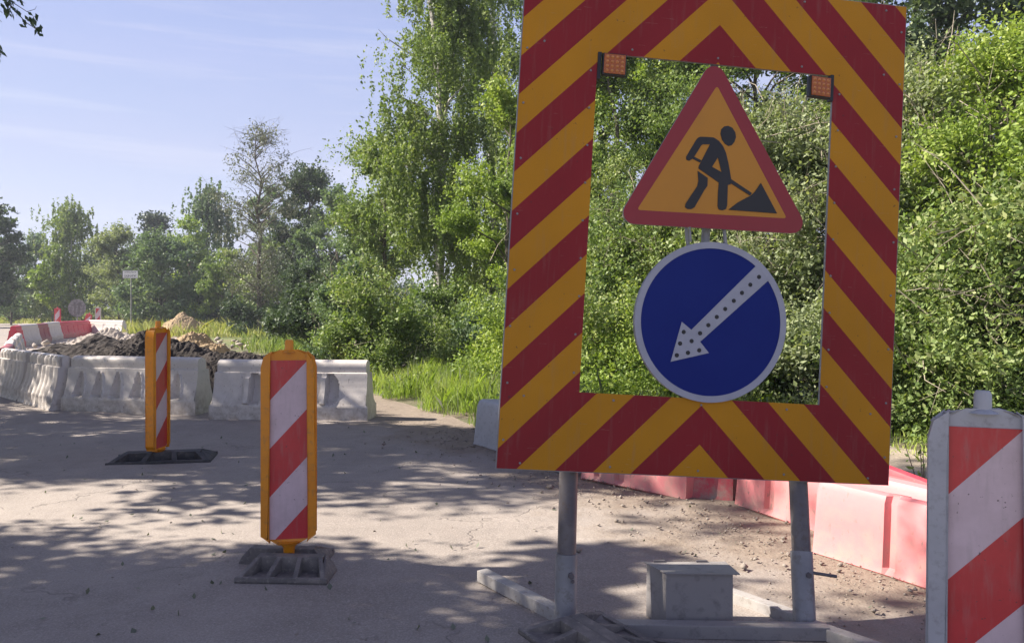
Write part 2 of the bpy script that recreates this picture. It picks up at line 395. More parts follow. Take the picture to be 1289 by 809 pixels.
# ------------------------------------------------------------------ foliage tools
def leaves_mesh(name, cen, size, tone, elong=1.8, up=.35, seed=0, droop=0.0, dirs=None):
    r = np.random.default_rng(seed); n = len(cen)
    a = r.normal(size=(n, 3)) if dirs is None else dirs + r.normal(size=(n, 3)) * .35
    a[:, 2] -= droop
    a /= np.linalg.norm(a, axis=1, keepdims=True) + 1e-9
    nn = r.normal(size=(n, 3)); nn[:, 2] = np.abs(nn[:, 2]) + up
    b = np.cross(a, nn); b /= np.linalg.norm(b, axis=1, keepdims=True) + 1e-9
    c = np.cross(a, b)
    Ls = (size * r.uniform(.6, 1.3, n))[:, None]; Ws = Ls / elong
    v = np.empty((n, 4, 3))
    v[:, 0] = cen - a * Ls * .5; v[:, 2] = cen + a * Ls * .5
    v[:, 1] = cen + b * Ws * .5 + c * Ws * .16 - a * Ls * .06; v[:, 3] = cen - b * Ws * .5 + c * Ws * .16 - a * Ls * .06
    me = bpy.data.meshes.new(name)
    me.vertices.add(4 * n); me.vertices.foreach_set('co', v.astype(np.float32).ravel())
    me.loops.add(4 * n); me.loops.foreach_set('vertex_index', np.arange(4 * n, dtype=np.int32))
    me.polygons.add(n); me.polygons.foreach_set('loop_start', np.arange(0, 4 * n, 4, dtype=np.int32))
    me.update(calc_edges=True)
    at = me.attributes.new('tone', 'FLOAT', 'FACE'); at.data.foreach_set('value', np.clip(tone, 0, 1).astype(np.float32))
    return me

def tree(name, label, cat, base, h, r, kind, nleaf, lsize, seed, shape='oval', low=.12, group=None, lean=(0, 0), bark=None,
         clump=.42, nclump=None, elong=1.7, twigs=0, stems=1, limbs=True, twigmat=None):
    """trunk with limbs that reach the leaf clumps; leaves sit round twigs of each clump"""
    R = np.random.default_rng(seed)
    root = thing(name, label, cat, base, 0, group)
    nclump = nclump or max(14, int(h * r * 2.6))
    mb = MB(); trunks = []
    for si in range(stems):
        a0 = R.uniform(0, 6.28); off = 0 if stems == 1 else r * R.uniform(.15, .55)
        pts = []
        for i in range(9):
            f = i / 8
            pts.append(Vector((lean[0] * f * h + math.cos(a0) * off * f ** .8 + R.normal() * .012 * h * f, lean[1] * f * h + math.sin(a0) * off * f ** .8 + R.normal() * .012 * h * f, f * h * (.97 if stems == 1 else R.uniform(.8, .95)))))
        pts[0].z = -.1
        tr = (.011 * h + .03) if stems == 1 else (.006 * h + .012)
        mb.tube(pts, [tr * (1 - .88 * i / 8) for i in range(9)], 7); trunks.append(pts)
    cl = []
    tries = 0
    while len(cl) < nclump and tries < 4000:
        tries += 1
        f = R.uniform(low, 1.0)
        u = (f - low) / (1 - low)
        if shape == 'oval': e = math.sin(math.pi * min(1, u * .93 + .07)) ** .6
        elif shape == 'cone': e = (1 - u) * .95 + .05
        elif shape == 'birch': e = min(1, (1 - u) * 1.5 + .12) * min(1, .55 + u * 2)
        else: e = (1 - u ** 3) ** .6 * (.9 if u > .08 else .75)
        th = R.uniform(0, 2 * math.pi)
        e *= 1 + .28 * math.sin(3 * th + seed) * math.sin(5 * f + seed * 1.3) + .12 * R.normal()
        rr = r * e * math.sqrt(R.uniform(.10, 1))
        p = np.array([math.cos(th) * rr + lean[0] * f * h, math.sin(th) * rr + lean[1] * f * h, f * h])
        cl.append(p)
    cl = np.array(cl)
    if limbs:
        for p in cl[:: 1 if nclump < 60 else 2]:
            T = trunks[R.integers(len(trunks))]
            zf = max(.05, (p[2] - .9 * math.hypot(p[0] - lean[0] * p[2], p[1] - lean[1] * p[2]) * .6) / h); zf = min(.93, zf)
            k = zf * 8; i = int(k); q = T[i].lerp(T[min(i + 1, 8)], k - i)
            e = Vector(p); mid = q.lerp(e, .5) + Vector((R.normal() * .1, R.normal() * .1, .08 * (e - q).length))
            rb = .012 * (e - q).length + .006
            mb.tube([q, mid, e, e + (e - mid) * .35 + Vector((0, 0, .1))], [rb * 1.6, rb, rb * .55, rb * .15], 5, caps=False)
    bm_ = bark or M_BARK
    if twigs:
        tw = MB()
        for _ in range(twigs):
            p = Vector(cl[R.integers(len(cl))]) + Vector(R.normal(size=3) * .3)
            d = Vector((p.x * .6 + R.normal() * .6, p.y * .6 + R.normal() * .6, R.uniform(-.1, 1.2))).normalized()
            ln = R.uniform(.5, 1.5) * min(1.3, r)
            q = p + d * ln * .5 + Vector(R.normal(size=3) * .035); e = p + d * ln + Vector((0, 0, -.12 * ln)) + Vector(R.normal(size=3) * .1)
            tw.tube([p, q, e], [.009, .006, .002], 4, caps=False)
            for _k in range(3):
                f = R.uniform(.3, .95); b0 = p.lerp(e, f); tw.tube([b0, b0 + Vector(R.normal(size=3) * .16)], [.004, .0015], 3, caps=False)
        tw.build('twigs', twigmat or M_TWIG, root, smooth=60)
    mb.build('trunk', bm_, root, smooth=50)
    # leaves
    wgt = R.uniform(.35, 1.6, len(cl)); wgt /= wgt.sum()
    idx = R.choice(len(cl), nleaf, p=wgt)
    cs = (clump if name == 'roadside_tree' else max(clump, .27 * r)) * R.uniform(.7, 1.35, len(cl))
    nleaf = int(nleaf * 1.6); lsize = lsize * 1.12; idx = R.choice(len(cl), nleaf, p=wgt)
    ctone = R.normal(0, .13, len(cl))
    dirs = None; droop = .25
    if shape == 'birch':
        ns = 16; st = R.normal(size=(len(cl), ns, 3)) * cs[:, None, None] * np.array([.95, .95, .6])
        ln = R.uniform(.35, 1.15, (len(cl), ns)) * min(1.2, h / 9)
        k = R.integers(0, ns, nleaf); f = R.uniform(0, 1, nleaf) ** .8
        cen = cl[idx] + st[idx, k] + R.normal(size=(nleaf, 3)) * .05
        cen[:, 2] -= f * ln[idx, k]; cen[:, :2] += (cl[idx][:, :2]) * (.05 * np.sin(f * 2))[:, None]
        droop = .9
    elif shape == 'cone':
        g = R.normal(size=(nleaf, 3)) * cs[idx][:, None] * np.array([1.1, 1.1, .35]); cen = cl[idx] + g
    else:
        ns = 10; st = R.normal(size=(len(cl), ns, 3)) ; st[..., 2] = np.abs(st[..., 2]) * .8 + .05; st[..., :2] += cl[:, None, :2] / r * .9
        st /= np.linalg.norm(st, axis=2, keepdims=True)
        k = R.integers(0, ns, nleaf); f = R.uniform(.0, 1.7, nleaf)
        cen = cl[idx] + st[idx, k] * (f * cs[idx])[:, None] + R.normal(size=(nleaf, 3)) * (.16 * cs[idx] + .02)[:, None]
    cen[:, 2] = np.maximum(cen[:, 2], .04)
    tone = .48 + ctone[idx] + R.normal(0, .17, nleaf)
    lsize = lsize * R.uniform(.72, 1.35, len(cl))[idx]
    link('crown', leaves_mesh('crown', cen, lsize, tone, elong, .35, seed + 1, droop, dirs), root, [LM[kind]])
    return root

# ------------------------------------------------------------------ the big roadworks sign
sg = thing('roadwork_sign_stand', 'large red and yellow striped board with warning triangle and blue arrow disc', 'roadwork sign', (0.80, 3.75, 0))
BO = Vector((-0.0714, 3.7, CAM_H - 0.7432))
BM_ = Matrix(((0.9925, -0.1072, 0.0591), (0.1047, 0.9936, 0.0434), (-0.0634, -0.0369, 0.9973)))
brot = BM_.to_euler()
bloc = BO - Vector(sg.location)
bp = dict(loc=bloc, rot=brot)
W_, H_ = 1.9341, 2.3899; bl, bb, bt = .370, .3717, .3874
mb = MB()
mb.prism([(0, 0), (W_, 0), (W_, H_), (0, H_)], 0, .003, 0, holes=[[(bl, bb), (bl, H_ - bt), (W_ - bl, H_ - bt), (W_ - bl, bb)]])
board = mb.build('striped_board', [M_CHEV], sg, **bp)
mb = MB()                                          # folded steel edge behind the sheeting
mb.prism([(-.004, -.004), (W_ + .004, -.004), (W_ + .004, H_ + .004), (-.004, H_ + .004)], .0035, .028, 0, holes=[[(bl - .004, bb - .004), (bl - .004, H_ - bt + .004), (W_ - bl + .004, H_ - bt + .004), (W_ - bl + .004, bb - .004)]])
mb.build('board_frame', [M_GALV], sg, **bp)
R = random.Random(3); RV = []
for i in range(9):
    f = (i + .5) / 9
    for (x, z) in ((.025, f * H_), (W_ - .025, f * H_), (bl - .03, bb + f * (H_ - bb - bt)), (W_ - bl + .03, bb + f * (H_ - bb - bt))):
        RV.append((x + R.uniform(-.004, .004), z))
    if i % 2 == 0:
        for z in (.028, bb - .03, H_ - bt + .03, H_ - .03): RV.append((f * W_, z))
mb = MB(); mb.tube([(0, -.004, 0), (0, .001, 0)], [.005, .0065], 6); rv = mb.mesh('rivet'); rv.materials.append(M_GALV)
for (x, z) in RV: link('rivet', rv, board, (), loc=(x, 0, z))
mb = MB()                                          # central tube and stiffeners that carry the signs
mb.tube([(.968, .06, .12), (.972, .06, H_ - .10)], .021, 10)
mb.box((.967, .045, .15), (1.7, .03, .05)); mb.box((.967, .045, H_ - .2), (1.7, .03, .05))
mb.build('sign_tube', [M_GALV], sg, smooth=40, **bp)
# warning triangle
TP = [(.498, 1.186), (1.478, 1.203), (.947, 2.045)]
TO = rtri(TP, .055); TI = rtri([(.600, 1.256), (1.352, 1.272), (.967, 1.895)], .008, 3)
mb = MB(); mb.prism(TO, -.004, .012)
tri = mb.build('warning_triangle', [M_GALV], sg, **bp)
mb = MB(); mb.prism(TO, -.0065, -.0045, holes=[TI]); mb.build('red_border', [M_RED], tri)
mb = MB(); mb.prism(TI, -.0062, -.0045); mb.build('yellow_face', [M_YEL], tri)
HEAD = [(1.031, 1.702), (1.054, 1.694), (1.07, 1.672), (1.074, 1.649), (1.067, 1.625), (1.054, 1.608), (1.038, 1.603), (1.02, 1.612), (1.004, 1.632), (0.995, 1.66), (0.998, 1.682), (1.012, 1.697)]
BODY = [(0.896, 1.636), (0.927, 1.638), (0.963, 1.638), (0.989, 1.624), (1.011, 1.6), (1.027, 1.569), (1.042, 1.52), (1.054, 1.468), (1.062, 1.43), (1.057, 1.415), (1.044, 1.412), (1.045, 1.372), (1.046, 1.312), (1.041, 1.294), (1.025, 1.286), (1.005, 1.289), (0.998, 1.303), (0.997, 1.368), (0.998, 1.42), (0.964, 1.44), (0.893, 1.481), (0.895, 1.494), (0.945, 1.603), (0.91, 1.6), (0.901, 1.593), (0.873, 1.542), (0.86, 1.524), (0.845, 1.514), (0.831, 1.518), (0.829, 1.532), (0.841, 1.555), (0.875, 1.619), (0.883, 1.63)]
HOLE = [(0.988, 1.543), (0.961, 1.494), (1.01, 1.472)]
LEG = [(0.89, 1.468), (0.942, 1.438), (0.942, 1.399), (0.927, 1.376), (0.883, 1.29), (0.867, 1.28), (0.848, 1.279), (0.836, 1.288), (0.838, 1.304), (0.891, 1.393), (0.896, 1.421)]
HAND1 = [(0.868, 1.536), (0.906, 1.521), (0.900, 1.510), (0.862, 1.525)]
HAND2 = [(1.058, 1.442), (1.167, 1.382), (1.159, 1.369), (1.055, 1.424)]
MOUND = [(1.053, 1.291), (1.073, 1.309), (1.099, 1.331), (1.138, 1.355), (1.162, 1.369), (1.183, 1.39), (1.21, 1.435), (1.25, 1.371), (1.299, 1.292)]
mb = MB()
for i, (pl, hs) in enumerate(((HEAD, ()), (BODY, (HOLE,)), (LEG, ()), (HAND1, ()), (HAND2, ()), (MOUND, ()))):
    mb.prism(pl, -.0085 - .0004 * i, -.0065, holes=hs)
mb.build('digging_worker_symbol', [M_BLK], tri)
# blue disc
DC = (.992, .742)
mb = MB(); mb.prism(circle(*DC, .377, 96, .386), -.010, .018)
disc = mb.build('arrow_disc', [M_GALV], sg, smooth=30, **bp)
mb = MB(); mb.prism(circle(*DC, .377, 96, .386), -.016, -.0105, holes=[circle(*DC, .347, 96, .355)]); mb.build('white_rim', [M_SWHITE], disc)
mb = MB(); mb.prism(circle(*DC, .3475, 96, .3555), -.0125, -.0105); mb.build('blue_face', [M_BLUE], disc)
ARR = [(.8013, .5404), (.9877, .593), (.9416, .6439), (1.2735, .966), (1.2672, .9775), (1.2100, 1.0300), (1.2022, 1.0273), (.8954, .6986), (.8463, .7339)]
mb = MB(); mb.prism(ARR, -.0155, -.0127); mb.build('white_arrow', [M_SWHITE], disc)
LEDS = [(1.22, 0.975), (1.178, 0.934), (1.138, 0.892), (1.099, 0.851), (1.058, 0.809), (1.018, 0.768), (0.978, 0.726), (0.939, 0.685), (0.899, 0.645), (0.843, 0.63), (0.83, 0.573), (0.884, 0.588), (0.858, 0.686), (0.939, 0.603)]
for (x, z) in LEDS:
    mb = MB(); mb.tube([(x, -.019, z), (x, -.0157, z)], [.0085, .0105], 12); mb.build('arrow_light', [M_BLK], disc, smooth=40)
for x in (.861, 1.053):
    mb = MB(); mb.tube([(x - .006, .020, 1.20), (x + .01, .022, 1.10)], .009, 6); mb.build('sign_bracket', [M_GALV], sg, **bp)
mb = MB(); mb.tube([(.862, -.012, 1.193), (.874, -.004, 1.122)], .006, 6); mb.build('cable_clip', [M_GALV], sg, **bp)
# amber lamps
for cx, cz, tl in ((.449, 1.944, 0.0), (1.487, 1.933, .12)):
    Mx = BM_ @ Matrix.Rotation(tl, 3, 'Z')
    kw = dict(loc=bloc + BM_ @ Vector((cx, -.02, cz)), rot=Mx.to_euler())
    mb = MB(); mb.box((0, .012, 0), (.117, .034, .106)); hs = mb.build('warning_lamp', [M_BLK], sg, bevel=.008, smooth=40, **kw)
    mb = MB(); mb.box((0, -.0075, 0), (.104, .006, .094)); mb.build('lens', [M_AMB], hs, bevel=.002)
    mb = MB()
    for i in range(4):
        for j in range(4):
            x = (i - 1.5) * .024; z = (j - 1.5) * .022; mb.tube([(x, -.0165, z), (x, -.014, z), (x, -.0100, z)], [.003, .0068, .0088], 10)
    mb.build('lens_bulbs', [M_AMBB], hs, smooth=60)
for x in (.379, 1.556):
    mb = MB(); mb.box((x, .01, 1.94), (.017, .03, .13)); mb.build('lamp_bracket', [M_BLK], sg, **bp)
# posts: sleeve, inner tube, pin
sgw = Vector(sg.location)
def wl(p): return Vector(p) - sgw
for (bx, by, ux) in ((.252, 3.775, .355), (1.372, 3.725, 1.508)):
    top = BO + BM_ @ Vector((ux, .082, 0.02)); top2 = BO + BM_ @ Vector((ux + .001, .082, .33))
    foot = Vector((bx, by, .03))
    q = foot + (top - foot) * (.315 / (top.z))
    mb = MB(); mb.tube([wl(foot), wl(top), wl(top2)], .0445, 20); p = mb.build('post', [M_DSTEEL], sg, smooth=40)
    mb = MB(); mb.tube([wl(foot), wl(q)], .0515, 20); mb.build('sleeve', [M_GALV], p, smooth=40)
    m_ = foot + (top - foot) * (.225 / top.z)
    mb = MB()
    if bx > 1: mb.tube([wl(m_ + Vector((.04, -.02, .0))), wl(m_ + Vector((.145, -.05, -.008)))], .008, 8); mb.tube([wl(m_ + Vector((.01, -.049, 0))), wl(m_ + Vector((.01, -.066, 0)))], .013, 6)
    else: mb.tube([wl(m_ + Vector((.018, -.046, .0))), wl(m_ + Vector((.020, -.072, .0)))], .014, 6); mb.tube([wl(m_ + Vector((.028, -.045, -.03))), wl(m_ + Vector((.028, -.053, -.03)))], .009, 6)
    mb.build('locking_bolt', [M_DSTEEL], p, smooth=40)
# base frame
def beam(a, b, wd, hh):
    a = Vector(a); b = Vector(b); d = b - a; M = Matrix.Rotation(math.atan2(d.y, d.x), 3, 'Z') @ Matrix.Rotation(-math.atan2(d.z, math.hypot(d.x, d.y)), 3, 'Y')
    mb = MB(); mb.box((a + b) / 2 - sgw, (d.length, wd, hh), 0, M); return mb
beam((.20, 3.655, .035), (1.43, 3.605, .035), .07, .06).build('cross_beam', [M_GREY], sg, bevel=.004)
beam((.235, 3.79, .035), (-.165, 4.36, .040), .065, .06).build('foot_beam', [M_BEAM], sg, bevel=.004)
beam((1.36, 3.75, .032), (1.00, 4.24, .032), .065, .055).build('foot_beam', [M_BEAM], sg, bevel=.004)
beam((.245, 3.70, .0305), (.52, 3.30, .0305), .065, .055).build('foot_beam', [M_BEAM], sg, bevel=.004)
beam((1.385, 3.66, .0305), (1.66, 3.30, .0305), .065, .055).build('foot_beam', [M_BEAM], sg, bevel=.004)

# battery box
bx = thing('battery_box', 'grey steel box with overhanging lid on the ground between the two sign posts', 'box', (.866, 3.80, .012), math.atan2(-.0, 1) - .0)
mb = MB()
v = [(-.148, -.085, 0), (.163, -.085, 0), (.158, .085, 0), (-.158, .085, 0)]
top = .252
vs = [Vector(p) for p in v] + [Vector((p[0], p[1], top)) for p in v]
vs[0] = Vector((-.148, -.092, 0)); vs[4] = Vector((-.146, -.092, top)); vs[3] = Vector((-.216, .05, 0)); vs[7] = Vector((-.214, .05, top)); vs[2].y = vs[6].y = .06
vs[1].y = vs[5].y = -.10
mb.add(vs, [(0, 3, 2, 1), (4, 5, 6, 7), (0, 1, 5, 4), (1, 2, 6, 5), (2, 3, 7, 6), (3, 0, 4, 7)])
mb.build('box_body', [M_GREY], bx, bevel=.0012)
mb = MB(); lid = [(-.150, -.105), (.192, -.115), (.172, .066), (-.224, .056)]
mb.add([Vector((p[0], p[1], z)) for z in (top + .001, top + .006) for p in lid], [(3, 2, 1, 0), (4, 5, 6, 7), (0, 1, 5, 4), (1, 2, 6, 5), (2, 3, 7, 6), (3, 0, 4, 7)])
ld = mb.build('lid', [M_GREY], bx)
for x in (-.15, .055):
    mb = MB(); mb.box((x, .060, top + .008), (.055, .02, .012)); mb.build('hinge', [M_DSTEEL], ld, bevel=.002)

# ------------------------------------------------------------------ guide panels with rubber bases
def base_module(L=.54, W=.24, h=.10, ncol=3, both_ends=True):
    mb = MB(); t = .028; hl = L / 2
    mb.box((0, W / 2, .008), (L, W, .016))
    mb.box((0, .014, .018), (L, .028, .034))                        # outer rim, towards -y
    mb.box((0, W - .035, h / 2), (L - .14, .069, h - .002))         # spine at the back
    for i in range(ncol + 1):
        x = (-.5 + i / ncol) * (L - .14 - t) ; e = (-.5 + i / ncol) * (L - .05)
        y0, y1 = .012, W - .070
        vs = []
        for (y, z, xx) in ((y0, .016, e), (y1, .016, x), (y1, h, x), (y0, .036, e)):
            vs += [(xx - t / 2, y, z), (xx + t / 2, y, z)]
        mb.add(vs, [(0, 2, 4, 6), (1, 7, 5, 3), (0, 1, 3, 2), (2, 3, 5, 4), (4, 5, 7, 6), (6, 7, 1, 0)])
    for sx in (-1, 1):                                              # sloping end walls
        vs = [(sx * (hl - .002), .002, .016), (sx * (hl - .002), W - .001, .016), (sx * (hl - .072), W - .001, .016), (sx * (hl - .072), .002, .016),
              (sx * (hl - .012), .004, .034), (sx * (hl - .022), W - .001, .050), (sx * (hl - .069), W - .003, h), (sx * (hl - .04), .006, .036)]
        mb.add(vs, [(0, 1, 2, 3), (4, 7, 6, 5), (0, 4, 5, 1), (1, 5, 6, 2), (2, 6, 7, 3), (3, 7, 4, 0)])
    return mb.mesh('base_module', 0, 0.004)
BASE_ME = base_module()
def add_base(parent, mat, dx=0.0, front=(0, 0), back=(0, 0), z=0):
    for (ox, oy), r in ((front, 0), (back, math.pi)):
        me = BASE_ME.copy(); o = link('rubber_foot', me, parent, [mat]); o.rotation_euler = (0, 0, r)
        o.location = (ox, oy - .24 if r == 0 else oy + .24, z)
PW = .311
def panel_parts(root, zb, mbody, height=1.11, ledge=.043):
    """body with raised side rails, chamfered top, round handle, neck; sheet recessed between rails"""
    hw = PW / 2; z1 = zb + height; zc = z1 - .055
    mb = MB()
    mb.prism([(-hw + .03, zb + .035), (-.06, zb), (.06, zb), (hw - .03, zb + .035), (hw - .03, zc + .02), (.10, z1 - .008), (.05, z1), (-.05, z1), (-.10, z1 - .008), (-hw + .03, zc + .02)], -.022, .022)
    for sx in (-1, 1):
        x0, x1 = sx * (hw - ledge), sx * hw
        xa, xb = min(x0, x1), max(x0, x1)
        pl = [(xa, zb + .03), (xb, zb + .055), (xb, zc - .04), (xa + (.0 if sx > 0 else .02), zc + .022 if sx < 0 else zc + .035), ]
        if sx > 0: pl = [(xa, zb + .02), (xb, zb + .055), (xb, zc - .04), (xb - .015, zc + .016), (xa, zc + .036)]
        else: pl = [(xa, zb + .055), (xb, zb + .02), (xb, zc + .036), (xa + .015, zc + .016), (xa, zc - .04)]
        mb.prism(pl, -.040, .040)
    b = mb.build('panel_body', [mbody], root, bevel=.009, smooth=50)
    mb = MB(); mb.tube([(0, 0, z1 - .01), (0, 0, z1 + .055), (0, 0, z1 + .066)], [.027, .026, .020], 20); mb.tube([(0, 0, z1 - .006), (0, 0, z1 + .006)], [.05, .03], 20)
    mb.build('handle', [mbody], b, smooth=50)
    mb = MB(); mb.tube([(0, 0, zb + .012), (0, 0, zb - .022), (0, 0, zb - .07)], [.075, .037, .032], 16); mb.build('neck', [mbody], b, smooth=50)
    sw = PW - 2 * ledge - .004; st = z1 - .052; sb = zb + .028
    for sgn in (-1, 1):
        mb = MB(); y0, y1 = (-.0262, -.0225) if sgn < 0 else (.0225, .0262)
        mb.prism(rrect(-sw / 2, sb, sw / 2, st, .006, 2), y0, y1)
        mb.build('striped_sheeting', [m_stripes('guide_stripes', -sw / 2, sw, st, .278)], b)
# orange panel in the middle
c = G(364, 713); c.z = 0
p1 = thing('guide_panel', 'orange framed red and white panel on two pale lattice feet in the sunlit road', 'guide panel', c, math.radians(10), 'striped guide panels on rubber feet')
panel_parts(p1, .142, M_ORA, 1.11, .040); p1.scale = (.94, 1, 1)
ft = bpy.data.objects.new('foot', None); C.objects.link(ft); ft.parent = p1; ft.rotation_euler = (0, 0, math.radians(-12))
add_base(ft, M_RUB, front=(.045, -.06), back=(-.055, .02))
c = G(199, 579)
p2 = thing('guide_panel', 'orange guide panel turned sideways on a dark rubber foot before the white barriers', 'guide panel', (c.x, c.y, 0), math.radians(86), 'striped guide panels on rubber feet')
panel_parts(p2, .10, M_ORA, 1.21, .030)
ft = bpy.data.objects.new('foot', None); C.objects.link(ft); ft.parent = p2; ft.rotation_euler = (0, 0, math.radians(-74)); ft.scale = (1.75, 1.0, .9)
add_base(ft, M_RUBD, front=(.03, -.0), back=(.03, 0))
p3 = thing('guide_panel', 'grey framed red and white guide panel, nearest, right of the big striped board', 'guide panel', PX(1237, 2.60), math.radians(-20), 'striped guide panels on rubber feet')
panel_parts(p3, .055, M_GPL, 1.11)
add_base(p3, M_RUB)
# lattice foot lying over the sign's beam
def lattice(label, loc, rz, sc):
    lf = thing('lattice_base', label, 'rubber base', loc, rz, 'lattice rubber feet weighing down the sign frame')
    for k, r in ((0, 0), (1, math.pi)):
        me = BASE_ME.copy(); o = link('rubber_foot', me, lf, [M_RUB]); o.rotation_euler = (0, 0, r); o.location = (0, -.24 * sc[1] if r == 0 else .24 * sc[1], 0); o.scale = sc
lattice('upper lattice rubber foot with three open pockets, left of the steel box', (.36, 3.37, .062), math.radians(-61), (1.08, .92, .65))
lattice('lower lattice rubber foot lying flat before the steel box', (.74, 3.30, .0), math.radians(-24), (1.25, .85, .62))

# ------------------------------------------------------------------ plastic barriers
def barrier_mesh(L, H=.80, kind='d', tip=0.0, nx=None):
    hb, ht = .24, .10
    prof = [(0, hb), (.05, hb), (.19, hb), (.21, hb - .012), (.28, .205), (.36, .175), (.44, .155), (.52, .142), (.60, .134), (.625, .130), (.635, .098), (.66, .098), (.72, .100), (.76, .088), (.785, .060), (.80, .0)]
    zs = []
    for (z0, w0), (z1, w1) in zip(prof[:-1], prof[1:]):
        n = max(1, int((z1 - z0) / .018)); zs += [(z0 + (z1 - z0) * i / n, w0 + (w1 - w0) * i / n) for i in range(n)]
    zs.append(prof[-1])
    nx = nx or (max(12, int(L / .015)) if kind != 'p' else max(12, int(L / .04))); xs = [(-.5 + i / nx) * L for i in range(nx + 1)]
    def rec(x, z):
        u = x / L + .5; d = 0.0
        if kind == 'd':                       # square rib with a half-round hollow to its right, twice
            for c_ in (.235, .715):
                dx = (u - c_) * L
                if .21 < z < .61 and -.10 < dx < .24:
                    if -.035 <= dx <= .04: d = max(d, -.0 - .035 * (z > .22) * (z < .575))
                    elif dx > .04:
                        r = math.hypot(dx - .04, (z - .405) * .78)
                        if r < .175: d = max(d, .085 + .03 * (1 - r / .175))
                    else: d = max(d, .01)
                if -.035 <= dx <= .04 and .225 < z < .575: d = -.055
            if .215 < z < .60 and (abs(u - .475) * L < .17): d = .035
        elif kind == 's':                     # row of pointed scoops
            for c_ in (.12, .26, .40, .555, .70, .84):
                dx = (u - c_) * L; t = (z - .21) / .36
                if 0 < t < 1:
                    wd = .085 * (1 - t) ** .6 + .012
                    if abs(dx) < wd: d = max(d, .11 * (1 - t) ** .5 * (1 - (dx / wd) ** 2) ** .5)
                    elif dx > wd and dx < wd + .03 : d = min(d, -.014)
        elif kind == 'f':                     # close upright flutes
            if .03 < z < .78: d = .055 * (.5 + .5 * math.sin(x * 2 * math.pi / .19 + 2.2 * z)) * min(1, z / .15)
        elif kind == 'p':
            if .21 < z < .60: d = .02 * (abs((u * 3) % 1 - .5) < .12)
        return d
    V = []; F = []
    cols = len(zs); ring = 2 * cols - 1
    for i, x in enumerate(xs):
        for j, (z, w_) in enumerate(zs):
            lim = L / 2 - (.055 if z > .628 else .03 if (.2 < z) else 0) - tip * z
            xx = max(-lim, min(lim, x)); V.append((xx, -(w_ - rec(x, z)), z * H / .8))
        for j in range(cols - 2, -1, -1):
            z, w_ = zs[j]; lim = L / 2 - (.055 if z > .628 else .03 if (.2 < z) else 0) - tip * z
            xx = max(-lim, min(lim, x)); V.append((xx, (w_ - rec(x, z)), z * H / .8))
    for i in range(nx):
        for j in range(ring - 1):
            a = i * ring + j; F.append((a, a + ring, a + ring + 1, a + 1))
        F.append((i * ring, i * ring + ring - 1, (i + 1) * ring + ring - 1, (i + 1) * ring))
    F.append(tuple(range(ring))); F.append(tuple(nx * ring + k for k in range(ring - 1, -1, -1)))
    me = bpy.data.meshes.new('barrier'); me.from_pydata(V, [], F)
    bm = bmesh.new(); bm.from_mesh(me); bmesh.ops.remove_doubles(bm, verts=bm.verts, dist=.0005); bmesh.ops.recalc_face_normals(bm, faces=bm.faces); bm.to_mesh(me); bm.free()
    me.polygons.foreach_set('use_smooth', [True] * len(me.polygons)); me.set_sharp_from_angle(angle=math.radians(38)); return me
def barrier(a, b, label, mat, kind='d', H=.80, group='plastic barriers round the dug up pit', tip=0, lean=0):
    a = Vector(a); b = Vector(b); d = b - a; m = (a + b) / 2
    o = link('road_barrier', barrier_mesh(d.length, H, kind, tip), None, [mat]); o.location = m; o.rotation_euler = (lean, 0, math.atan2(d.y, d.x))
    return setp(o, label, 'barrier', group)
def gxy(px, py): v = G(px, py); return (v.x, v.y, 0)
a1 = Vector((-4.07, 10.95, 0)); a2 = Vector((-1.90, 10.78, 0))
barrier(a1, a2, 'white plastic barrier with two square ribs, standing behind the middle orange guide panel', M_BW, 'd')
barrier((-6.55, 11.86, 0), (-4.38, 11.35, 0), 'white plastic barrier with pointed scoops, dappled with leaf shade behind the turned guide panel', M_BW, 's')
barrier((-7.78, 12.93, 0), (-6.60, 11.78, 0), 'fluted white barrier, nearer of the two forming the left corner of the pit', M_BW, 'f')
barrier((-9.02, 14.12, 0), (-7.84, 12.99, 0), 'fluted grey white barrier, farther of the two at the left corner of the pit', M_BW, 'f')
barrier((-10.0, 15.8, 0), (-9.12, 14.25, 0), 'dark red plastic barrier seen end on at the left picture edge', M_BR2, 'p')
barrier((-11.35, 18.0, 0), (-10.1, 15.95, 0), 'white rounded barrier at the left picture edge behind the red one', M_BW, 'f')
barrier((-12.7, 20.3, 0), (-11.45, 18.2, 0), 'dusty barrier behind the rounded white one at the left edge', M_BW, 's')
barrier((-14.1, 22.7, 0), (-12.8, 20.5, 0), 'second dusty barrier behind the rounded white one at the left edge', M_BW, 'p')
# far row, sampled from left to right in the picture: (px, photo foot y)
far = [(16, 30.0, 24, 31.0, M_BR, 'small red barrier at the near end of the far row'),
       (21, 31.2, 45, 33.4, M_BW, 'cream white barrier, second from the near end of the far row'),
       (42, 33.8, 58, 35.8, M_BR2, 'maroon barrier in the far row beside two white ones'),
       (54, 36.0, 66, 37.6, M_BW, 'white barrier between the maroon and red ones of the far row'),
       (64, 37.8, 73, 39.0, M_BW, 'narrow white barrier just left of the bright red ones of the far row'),
       (69, 39.2, 92, 41.4, M_BR, 'bright red barrier, left one of two in the far row'),
       (90, 41.6, 112, 43.6, M_BR, 'bright red barrier next to the white one ending the far row')]
for (xa, Ya, xb, Yb, mt, lb) in far:
    barrier(PX(xa, Ya), PX(xb, Yb), lb, mt, 'p', H=.84 if mt is not M_BW else .86)
barrier(PX(112, 43.9), PX(157, 42.6), 'white barrier lying broadside at the right end of the far row', M_BW, 'p', H=.86)
for (xa, xb, lb) in ((29, 38, 'tiny white barrier far down the road, leftmost'), (39, 48, 'tiny white barrier far down the road, middle'), (49, 56, 'tiny white barrier far down the road, rightmost')):
    barrier(PX(xa, 88), PX(xb, 88), lb, M_BW, 'p', H=.9)
